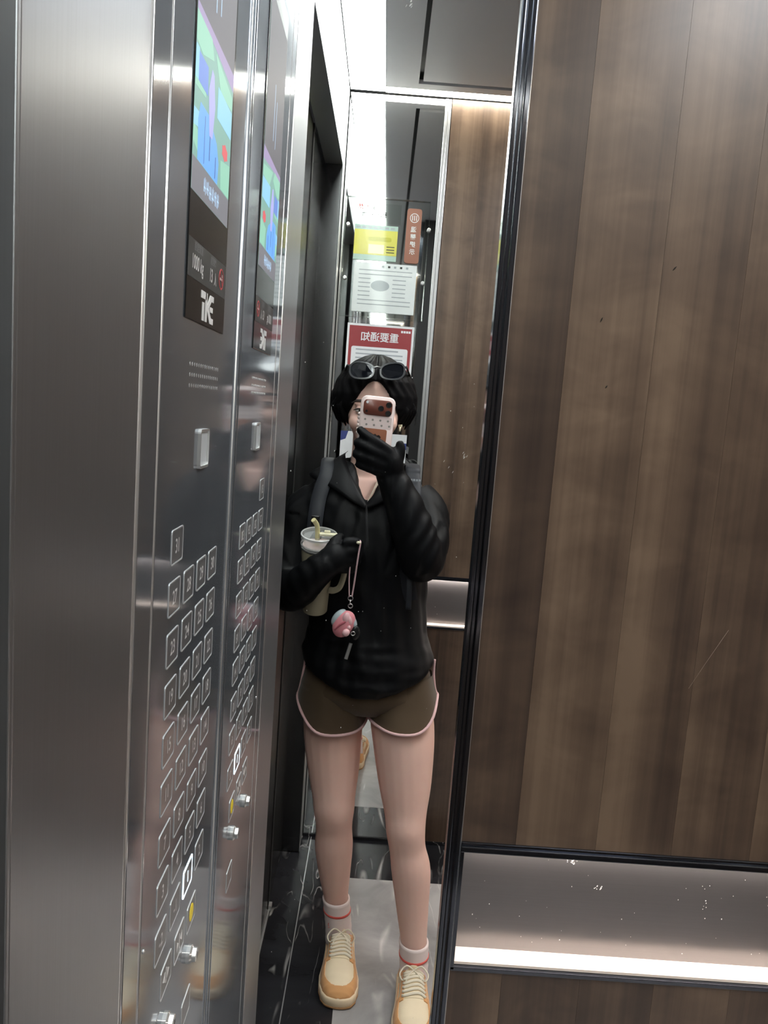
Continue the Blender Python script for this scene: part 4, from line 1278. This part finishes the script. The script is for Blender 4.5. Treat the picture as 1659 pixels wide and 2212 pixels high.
# ---- sneakers
WID = [(0, 0.016), (0.03, 0.026), (0.12, 0.033), (0.30, 0.0335), (0.50, 0.0375), (0.70, 0.0445), (0.82, 0.0440), (0.91, 0.0375), (0.97, 0.027), (0.99, 0.016), (1.0, 0.004)]
HGT = [(0, 0.058), (0.05, 0.066), (0.18, 0.064), (0.30, 0.074), (0.42, 0.077), (0.55, 0.070), (0.70, 0.060), (0.82, 0.055), (0.92, 0.047), (0.97, 0.038), (1.0, 0.028)]
def sneaker(hx, hy, length, ang, label):
    sn = empty('sneaker', label)
    sn.parent = person
    fx, fyy = math.sin(ang), -math.cos(ang)
    def pt(s, off, z):
        return (hx + fx * s * length - fyy * off * -1, hy + fyy * s * length + fx * off, z)
    def P(s, a, d=0.0):
        w = interp(WID, s)[0] + d
        h = interp(HGT, s)[0] + d
        ca, sa = math.cos(a), math.sin(a)
        off = w * math.copysign(abs(ca) ** 0.75, ca)
        z = 0.022 + (h - 0.022) * abs(sa) ** 0.85
        return pt(s + (d / length if s > 0.9 else 0), off, z)
    NS, NA_ = 46, 40
    ss = [1 - (1 - i / NS) ** 1.35 for i in range(NS + 1)]
    MB().loft([[P(s, PI * k / NA_) for k in range(NA_ + 1)] for s in ss], True).build('upper', M['cream'], sn, True)
    # sole: foxing band with a darker tread
    def outline(dw, z):
        e = lambda s: s + (dw / length if s > 0.9 else -dw / length * max(0, 1 - s / 0.1))
        o = [pt(e(s), interp(WID, s)[0] + dw, z) for s in ss] + [pt(e(s), -interp(WID, s)[0] - dw, z) for s in ss[::-1]]
        return o
    MB().loft([outline(0.0035, 0.007), outline(0.0048, 0.012), outline(0.0046, 0.024), outline(0.0020, 0.0275)]).build('midsole', M['rubber'], sn, 60)
    MB().loft([outline(0.0015, 0.0005), outline(0.0046, 0.003), outline(0.0048, 0.0068)]).build('outsole', M['gum'], sn, 60)
    def patch(nm, mat, pred, d):
        m_ = MB()
        vid = {}
        def V(i, k, dd):
            key = (i, k, dd)
            if key not in vid:
                vid[key] = len(m_.v); m_.v.append(P(min(1, i / 170), PI * k / 110, dd))
            return vid[key]
        cells = {(i, k) for i in range(170) for k in range(110) if pred((i + 0.5) / 170, PI * (k + 0.5) / 110)}
        for i, k in cells:
            m_.f.append((V(i, k, d), V(i + 1, k, d), V(i + 1, k + 1, d), V(i, k + 1, d))); m_.mi.append(0)
            for (di, dk, e0, e1) in ((-1, 0, (i, k), (i, k + 1)), (1, 0, (i + 1, k), (i + 1, k + 1)), (0, -1, (i, k), (i + 1, k)), (0, 1, (i, k + 1), (i + 1, k + 1))):
                if (i + di, k + dk) not in cells:
                    m_.f.append((V(*e0, d), V(*e1, d), V(*e1, 0.0), V(*e0, 0.0))); m_.mi.append(0)
        return m_.build(nm, M[mat], sn, 60)
    low = lambda a: min(a, PI - a)
    box_ = lambda s, a: ((s - 0.775) / 0.150) ** 2 + ((a - PI / 2) / 0.80) ** 2 < 1
    patch('toe_guard', 'orange', lambda s, a: s > 0.585 and not box_(s, a) and (low(a) < 0.75 or s > 0.80), 0.0016)
    for q in (0, 1):
        sd = (lambda a: a < PI / 2) if q == 0 else (lambda a: a >= PI / 2)
        patch('eyestay', 'orange', lambda s, a: sd(a) and 0.30 < s < 0.64 and 0.80 < low(a) < 1.08, 0.0020)
        patch('side_overlay', 'orange', lambda s, a: sd(a) and 0.34 < s < 0.57 and low(a) < 0.40, 0.0014)
        patch('collar_patch', 'orange', lambda s, a: sd(a) and 0.17 < s < 0.29 and 0.50 < low(a) < 1.05, 0.0016)
    patch('heel_counter', 'orange', lambda s, a: s < 0.16 and low(a) < 1.0, 0.0016)
    patch('tongue', 'cream', lambda s, a: 0.26 < s < 0.63 and low(a) > 1.12, 0.0012)
    for k in range(7):
        s = 0.345 + 0.043 * k
        pts = [P(s + 0.012 * math.sin(j * 0.9), 1.0 + (PI - 2.0) * j / 8, 0.0040) for j in range(9)]
        MB().tube(pts, [(0.0032, 0.0016)] * 9, 8).build('lace', M['lace'], sn, True)
    c = Vector(P(0.355, PI / 2, 0.008))
    for q in (-1, 1):
        lp = [c, c + Vector((q * 0.018, 0.004, 0.008)), c + Vector((q * 0.034, -0.010, -0.002)), c + Vector((q * 0.026, -0.020, -0.012)), c + Vector((q * 0.006, -0.004, -0.001))]
        MB().tube(smooth_path(lp, 5), 0.0019, 7).build('lace', M['lace'], sn, True)
        MB().tube(smooth_path([c, c + Vector((q * 0.012, -0.014, -0.002)), c + Vector((q * 0.024, -0.036, -0.018)), c + Vector((q * 0.030, -0.052, -0.034))], 4), 0.0017, 7).build('lace', M['lace'], sn, True)
    MB().ell(P(0.30, PI / 2, 0.004), (0.013, 0.004, 0.010), 12, 8).build('tongue_tab', M['cream'], sn, True)
    return sn
sneaker(0.1535, 1.050, 0.244, 0.03, 'apricot and cream sneaker on the foot at the left, farther from the mirror')
sneaker(0.3400, 0.932, 0.244, -0.02, 'apricot and cream sneaker on the forward foot, cut by the bottom of the picture')
base_at(person, (0.24, 0.96, 0.0))

# ================================================================== WHAT SHE CARRIES AND WEARS
# ---- phone
ph = empty('smartphone', 'phone in a white patterned case held before her face', 'phone')
PHC = (0.1515, 1.3660)
def p3(x, z, t):                                       # local (x, z) on the back of the phone, t towards the mirror; turned slightly
    a = -0.035
    return (PHC[0] + x * math.cos(a) - z * math.sin(a), 0.9045 - t, PHC[1] + x * math.sin(a) + z * math.cos(a))
PW, PH_ = 0.0785, 0.158
m = MB()
rings = []
for t, ins in ((-0.0100, 0.0014), (-0.0085, 0.0), (0.0, 0.0), (0.0022, 0.0016)):
    rings.append([p3(x, z, t) for x, z in rrect(PW - 2 * ins, PH_ - 2 * ins, 0.0145, 6)])
m.loft(rings).build('case', M['case'], ph, 60)
MB().prism(rrect(0.0725, 0.152, 0.012, 5), p3, -0.0104, -0.0098).build('display', M['black'], ph)
cb = MB().loft([[p3(x, z, t) for x, z in rrect(0.0655 - i, 0.0355 - i, 0.010, 6, 0.0, 0.0535)] for t, i in ((0.0018, 0), (0.0042, 0.0), (0.0050, 0.0016))]).build('camera_bar', M['phone_brown'], ph, 60)
for x, z in ((0.0075, 0.0525), (0.0245, 0.0620), (0.0245, 0.0430)):
    c = p3(x, z, 0.0046)
    l = MB().lathe([(0.0066, 0), (0.0066, 0.0010), (0.0056, 0.0014), (0.0050, 0.0006)], c, (0, -1, 0), 22).build('camera_lens', M['black'], cb, 40)
for x, z, mt in ((-0.0245, 0.0640, 'paper'), (-0.0245, 0.0440, 'black')):
    MB().lathe([(0.0030, 0), (0.0028, 0.0006)], p3(x, z, 0.0050), (0, -1, 0), 14).build('flash', M[mt], cb)
MB().prism(rrect(0.0700, 0.0260, 0.003, 3, 0.0, 0.0205), p3, 0.0021, 0.0026).build('pattern_band', M['case'], ph)
rng = random.Random(9)
for k in range(8):
    x, z = -0.026 + 0.0173 * (k % 4) + (0.004 if k > 3 else 0), 0.0255 if k < 4 else 0.0140
    MB().prism([(x + 0.0024 * (1 + 0.3 * math.cos(10 * PI * j / 20)) * math.cos(2 * PI * j / 20), z + 0.0024 * (1 + 0.3 * math.cos(10 * PI * j / 20)) * math.sin(2 * PI * j / 20)) for j in range(20)], p3, 0.0026, 0.0029).build('printed_flower', M['pattern_dot'], ph)
pb = MB().prism(rrect(0.0560, 0.070, 0.004, 3, -0.002, -0.0290), p3, 0.0021, 0.0025).build('back_plate', M['phone_plate'], ph)
MB().prism([(-0.012, -0.012), (-0.0085, -0.006), (-0.004, -0.009), (0.0, -0.0050), (0.004, -0.009), (0.009, -0.007), (0.014, -0.012), (0.010, -0.017), (-0.010, -0.017)], p3, 0.0025, 0.0028).build('printed_flower', M['black'], pb)
for k in range(6):
    MB().ell(p3(-PW / 2 - 0.0006, 0.036 - 0.0085 * k, -0.003), (0.0042, 0.0045, 0.0046), 10, 7).build('scallop', M['case'], ph, True)
base_at(ph, (0.1515, 0.908, 1.287))

# ---- sunglasses pushed up on the hair
sg = empty('sunglasses', 'dark sunglasses with grey rims pushed up on top of her hair', 'sunglasses')
def g3(x, z, t):
    tilt = 0.30
    dep = 0.35 * (x / 0.07) ** 2 * 0.02
    return (0.1445 + x - 0.002 * z, 0.9995 + dep + z * math.sin(tilt) - t, 1.5065 + z * math.cos(tilt) + 0.045 * x)
def eyeshape(sx, w, h):
    pts = []
    for k in range(32):
        a = 2 * PI * k / 32
        ca, sa = math.cos(a), math.sin(a)
        e = 0.80
        x = w / 2 * math.copysign(abs(ca) ** e, ca)
        z = h / 2 * math.copysign(abs(sa) ** e, sa)
        z += 0.0035 * (x * sx / (w / 2)) * (0.5 + 0.5 * sa)
        pts.append((sx * 0.0365 + x, z))
    return pts
fm = MB()
for sx in (-1, 1):
    ring_slab(fm, eyeshape(sx, 0.0610, 0.0445), eyeshape(sx, 0.0530, 0.0370), g3, -0.0020, 0.0026)
fm.tube([g3(-0.010, 0.006, 0.001), g3(0, 0.009, 0.0015), g3(0.010, 0.006, 0.001)], 0.0026, 8)
for sx in (-1, 1):
    fm.tube([g3(sx * 0.0655, 0.010, 0.0), g3(sx * 0.0695, 0.011, -0.005)], 0.0030, 8)
fm.build('rim', M['glass_frame'], sg, 40)
for sx in (-1, 1):
    MB().prism(eyeshape(sx, 0.0535, 0.0375), g3, -0.0006, 0.0008).build('lens', M['lens_dark'], sg)
    h = g3(sx * 0.0690, 0.011, -0.006)
    MB().tube(smooth_path([h, (0.1445 + sx * 0.0735, 1.040, 1.514), (0.1445 + sx * 0.082, 1.100, 1.500), (0.1445 + sx * 0.086, 1.150, 1.470)], 5), [(0.0022, 0.0032)] * 16, 8).build('temple', M['glass_frame'], sg, True)
base_at(sg, (0.1445, 1.02, 1.505))

eb = MB().ell((0.2105, 1.066, 1.3800), (0.0055, 0.0055, 0.0065), 14, 10)
eb.tube([(0.2105, 1.064, 1.377), (0.2100, 1.061, 1.366)], [0.0026, 0.0022], 8)
tag(eb.build('earbud', M['tab'], None, True), 'small white earbud in her ear beside the phone', 'earbud')

# ---- tumbler
tb = empty('tumbler', 'tall ivory tumbler with clear lid, clasped against her side', 'tumbler')
AX = Vector((0.012, -0.26, 1.0)).normalized()
C0 = Vector((0.0360, 0.9660, 0.9230))
on = lambda h, x=0.0, y=0.0: C0 + AX * h + Vector((x, y, 0))
MB().lathe([(0.012, 0.0008), (0.0275, 0.0), (0.0295, 0.003), (0.0315, 0.05), (0.0360, 0.11), (0.0395, 0.160), (0.0400, 0.1685)], C0, AX, 36).build('body', M['cup'], tb, 50)
MB().lathe([(0.0402, 0.1665), (0.0412, 0.1680), (0.0412, 0.1705), (0.0402, 0.1720)], C0, AX, 36).build('steel_ring', M['bead'], tb, 50)
lid = MB().lathe([(0.0396, 0.1735), (0.0415, 0.1760), (0.0420, 0.1900), (0.0425, 0.2010), (0.0405, 0.2030), (0.0390, 0.2010), (0.0380, 0.1940), (0.0100, 0.1935)], C0, AX, 36).build('lid', M['lid_clear'], tb, 50)
MB().lathe([(0.0426, 0.1985), (0.0432, 0.2005), (0.0426, 0.2032), (0.0400, 0.2038), (0.0396, 0.2020)], C0, AX, 36, False).build('lid_rim', M['lid_edge'], lid, 50)
MB().lathe([(0.0412, 0.1745), (0.0422, 0.1760), (0.0422, 0.1795), (0.0412, 0.1810)], C0, AX, 36, False).build('lid_rim', M['lid_edge'], lid, 50)
MB().lathe([(0.0375, 0.1745), (0.0375, 0.1752)], C0, AX, 30).build('liner', M['case'], lid)
MB().tube(smooth_path([on(0.12, -0.002), on(0.185, -0.0035), on(0.215, -0.0045, -0.001), on(0.228, -0.0075, -0.004), on(0.239, -0.0145, -0.010)], 6), 0.0058, 14).build('straw', M['straw'], tb, 50)
tp = on(0.2035, 0.018, -0.006)
m = MB().box((tp.x - 0.017, tp.y - 0.010, tp.z - 0.003), (tp.x + 0.026, tp.y + 0.010, tp.z + 0.004), 0.003)
m.box((tp.x - 0.006, tp.y - 0.006, tp.z + 0.003), (tp.x + 0.008, tp.y + 0.006, tp.z + 0.010), 0.002)
m.build('lid_tab', M['tab'], tb, 60)
MB().tube(smooth_path([on(0.178, 0.036, -0.010), on(0.170, 0.060, -0.012), on(0.120, 0.066, -0.012), on(0.075, 0.058, -0.014), on(0.062, 0.044, -0.014), on(0.062, 0.030, -0.012)], 6), [(0.0065, 0.009)] * 31, 12, upv=(0, 0, 1)).build('handle', M['cup'], tb, True)
base_at(tb, tuple(C0))

# ---- charm hanging from her finger
ch = empty('key_charm', 'pink bag charm with pale cord and metal tag hanging from her finger', 'charm')
F = Vector((0.1365, 0.862, 1.114))
K = Vector((0.1225, 0.866, 0.984))
MB().tube(smooth_path([F + Vector((-0.002, 0.012, 0.004)), F, F + Vector((-0.003, -0.001, -0.03)), K + Vector((0.006, 0, 0.034)), K + Vector((0.003, 0, 0.004))], 6), 0.0019, 8).build('cord', M['strap_pink'], ch, True)
MB().tube(smooth_path([F + Vector((-0.020, 0.006, -0.042)), K + Vector((-0.006, 0, 0.045)), K + Vector((-0.003, 0, 0.003))], 6), 0.0015, 8).build('cord', M['strap_pink'], ch, True)
MB().ell(F + Vector((-0.004, -0.003, 0.001)), (0.0055, 0.0035, 0.0035), 12, 8).build('cord_end', M['tab'], ch, True)
m = MB()
ringp = lambda c, r, ax: [c + (Vector((r * math.cos(a), 0, r * math.sin(a))) if ax else Vector((0, r * math.cos(a), r * math.sin(a)))) for a in [2 * PI * k / 16 for k in range(17)]]
m.tube(ringp(K, 0.0055, True), 0.0012, 6, False); m.tube(ringp(K + Vector((0, 0, -0.009)), 0.0055, False), 0.0012, 6, False); m.tube(ringp(K + Vector((0.001, 0, -0.018)), 0.0050, True), 0.0011, 6, False)
m.build('chain', M['bead'], ch, True)
B0 = Vector((0.1115, 0.868, 0.922))
R1 = Matrix.Rotation(0.45, 3, 'Y')
MB().ell(B0, (0.0245, 0.016, 0.0335), 22, 14, R1).build('plump_body', M['pink'], ch, True)
MB().ell(B0 + Vector((0.004, -0.010, 0.017)), (0.0085, 0.007, 0.014), 14, 10, Matrix.Rotation(0.2, 3, 'Y')).build('tuft', M['pink_light'], ch, True)
MB().ell(B0 + Vector((0.013, -0.009, 0.012)), (0.006, 0.006, 0.012), 14, 10, Matrix.Rotation(-0.25, 3, 'Y')).build('tuft', M['pink_light'], ch, True)
MB().ell(B0 + Vector((0.0065, -0.0145, -0.016)), (0.0085, 0.0075, 0.0095), 14, 10, Matrix.Rotation(0.5, 3, 'Y')).build('snout', M['pink_light'], ch, True)
MB().ell(B0 + Vector((0.012, -0.0125, -0.004)), (0.0045, 0.0045, 0.0055), 12, 8).build('snout', M['pink_light'], ch, True)
MB().tube(smooth_path([B0 + Vector((-0.019, -0.010, -0.012)), B0 + Vector((-0.008, -0.0155, 0.002)), B0 + Vector((0.004, -0.0155, 0.010))], 5), 0.0026, 8).build('groove', M['pink_dark'], ch, True)
m = MB().ell(B0 + Vector((-0.012, 0.003, 0.013)), (0.014, 0.012, 0.024), 18, 12, Matrix.Rotation(0.62, 3, 'Y'))
m.build('silver_shell', M['silver_blue'], ch, True)
MB().ell(B0 + Vector((0.021, 0.002, 0.006)), (0.008, 0.010, 0.016), 14, 10, Matrix.Rotation(-0.4, 3, 'Y')).build('silver_shell', M['silver_blue'], ch, True)
MB().ell(B0 + Vector((0.027, -0.002, -0.018)), (0.012, 0.008, 0.018), 14, 10).build('black_fob', M['black'], ch, True)
MB().tube(ringp(B0 + Vector((0.0225, -0.011, -0.018)), 0.0045, True), 0.0010, 6, False).build('split_ring', M['bead'], ch, True)
MB().tube([B0 + Vector((0.019, -0.002, -0.044)), B0 + Vector((0.010, -0.003, -0.082))], [(0.0012, 0.0042)] * 2, 10, upv=(0, 1, 0)).build('metal_tag', M['chrome'], ch, 40)
base_at(ch, tuple(K))

# ---- backpack
bp = empty('backpack', 'black backpack on her back, straps over both shoulders', 'backpack')
m = MB()
rings = []
for i in range(15):
    t = i / 14
    z = 0.80 + 0.49 * t
    k = min(1, 4.5 * t + 0.45, 4.5 * (1 - t) + 0.40)
    rings.append([(0.150 + x * k, 1.245 + y * (0.6 + 0.4 * k), z) for x, y in rrect(0.27, 0.125, 0.05, 6)])
m.loft(rings).build('bag', M['pack'], bp, 60)
MB().tube(smooth_path([(0.125, 1.185, 1.275), (0.130, 1.175, 1.312), (0.165, 1.172, 1.318), (0.172, 1.185, 1.275)], 5), [(0.010, 0.003)] * 16, 10, upv=(0, 1, 0)).build('grab_handle', M['strap'], bp, True)
for s, xs in ((1, [(0.2500, 1.262), (0.2535, 1.240), (0.2545, 1.205), (0.2520, 1.160), (0.2500, 1.10), (0.2520, 1.03), (0.2640, 0.965)]), (-1, [(0.0400, 1.250), (0.0330, 1.225), (0.0260, 1.190), (0.0230, 1.145), (0.0230, 1.09), (0.0260, 1.03), (0.0300, 0.985)])):
    fr = [fy(x, z, 0.005) for x, z in xs]
    if s > 0:
        yy = [1.042, 1.020, 0.998, 0.978, 0.966, 0.962, 0.968]
        fr = [(x, y, z) for (x, z), y in zip(xs, yy)]
    else:
        yy = [1.020, 1.004, 0.988, 0.968, 0.955, 0.950, 0.955]
        fr = [(x, y, z) for (x, z), y in zip(xs, yy)]
    top = [(fr[0][0] - 0.004 * s, 1.160, 1.262), (fr[0][0], 1.105, 1.282), (fr[0][0], 1.055, 1.278)]
    pts = smooth_path(top + fr, 5)
    st = MB().tube(pts, [(0.0185, 0.0042)] * len(pts), 12, upv=(1, 0, 0)).build('shoulder_strap', M['strap'], bp, 60)
    if s > 0:
        c = Vector(fr[1]) + Vector((0, -0.0055, 0.012))
        m2 = MB()
        for k in range(5):
            x0 = c.x - 0.016 + 0.0066 * k
            m2.box((x0, c.y - 0.0006, c.z - 0.0022), (x0 + 0.0050, c.y + 0.001, c.z + 0.0026))
        tag(m2.build('stitched_label', M['paper_grey'], st), kind='stuff')
        e0 = fr[-1]
        MB().tube(smooth_path([(0.2560, 0.930, 1.035), (0.2575, 0.918, 1.000), (0.2590, 0.915, 0.955)], 5), [(0.0065, 0.0012)] * 11, 8, upv=(1, 0, 0)).build('loose_strap_end', M['strap'], bp, True)
    else:
        MB().box((0.0140, fr[3][1] - 0.010, fr[3][2] - 0.012), (0.0340, fr[3][1] - 0.003, fr[3][2] + 0.010), 0.002).build('buckle', M['black'], bp, 60)
base_at(bp, (0.150, 1.245, 0.80))
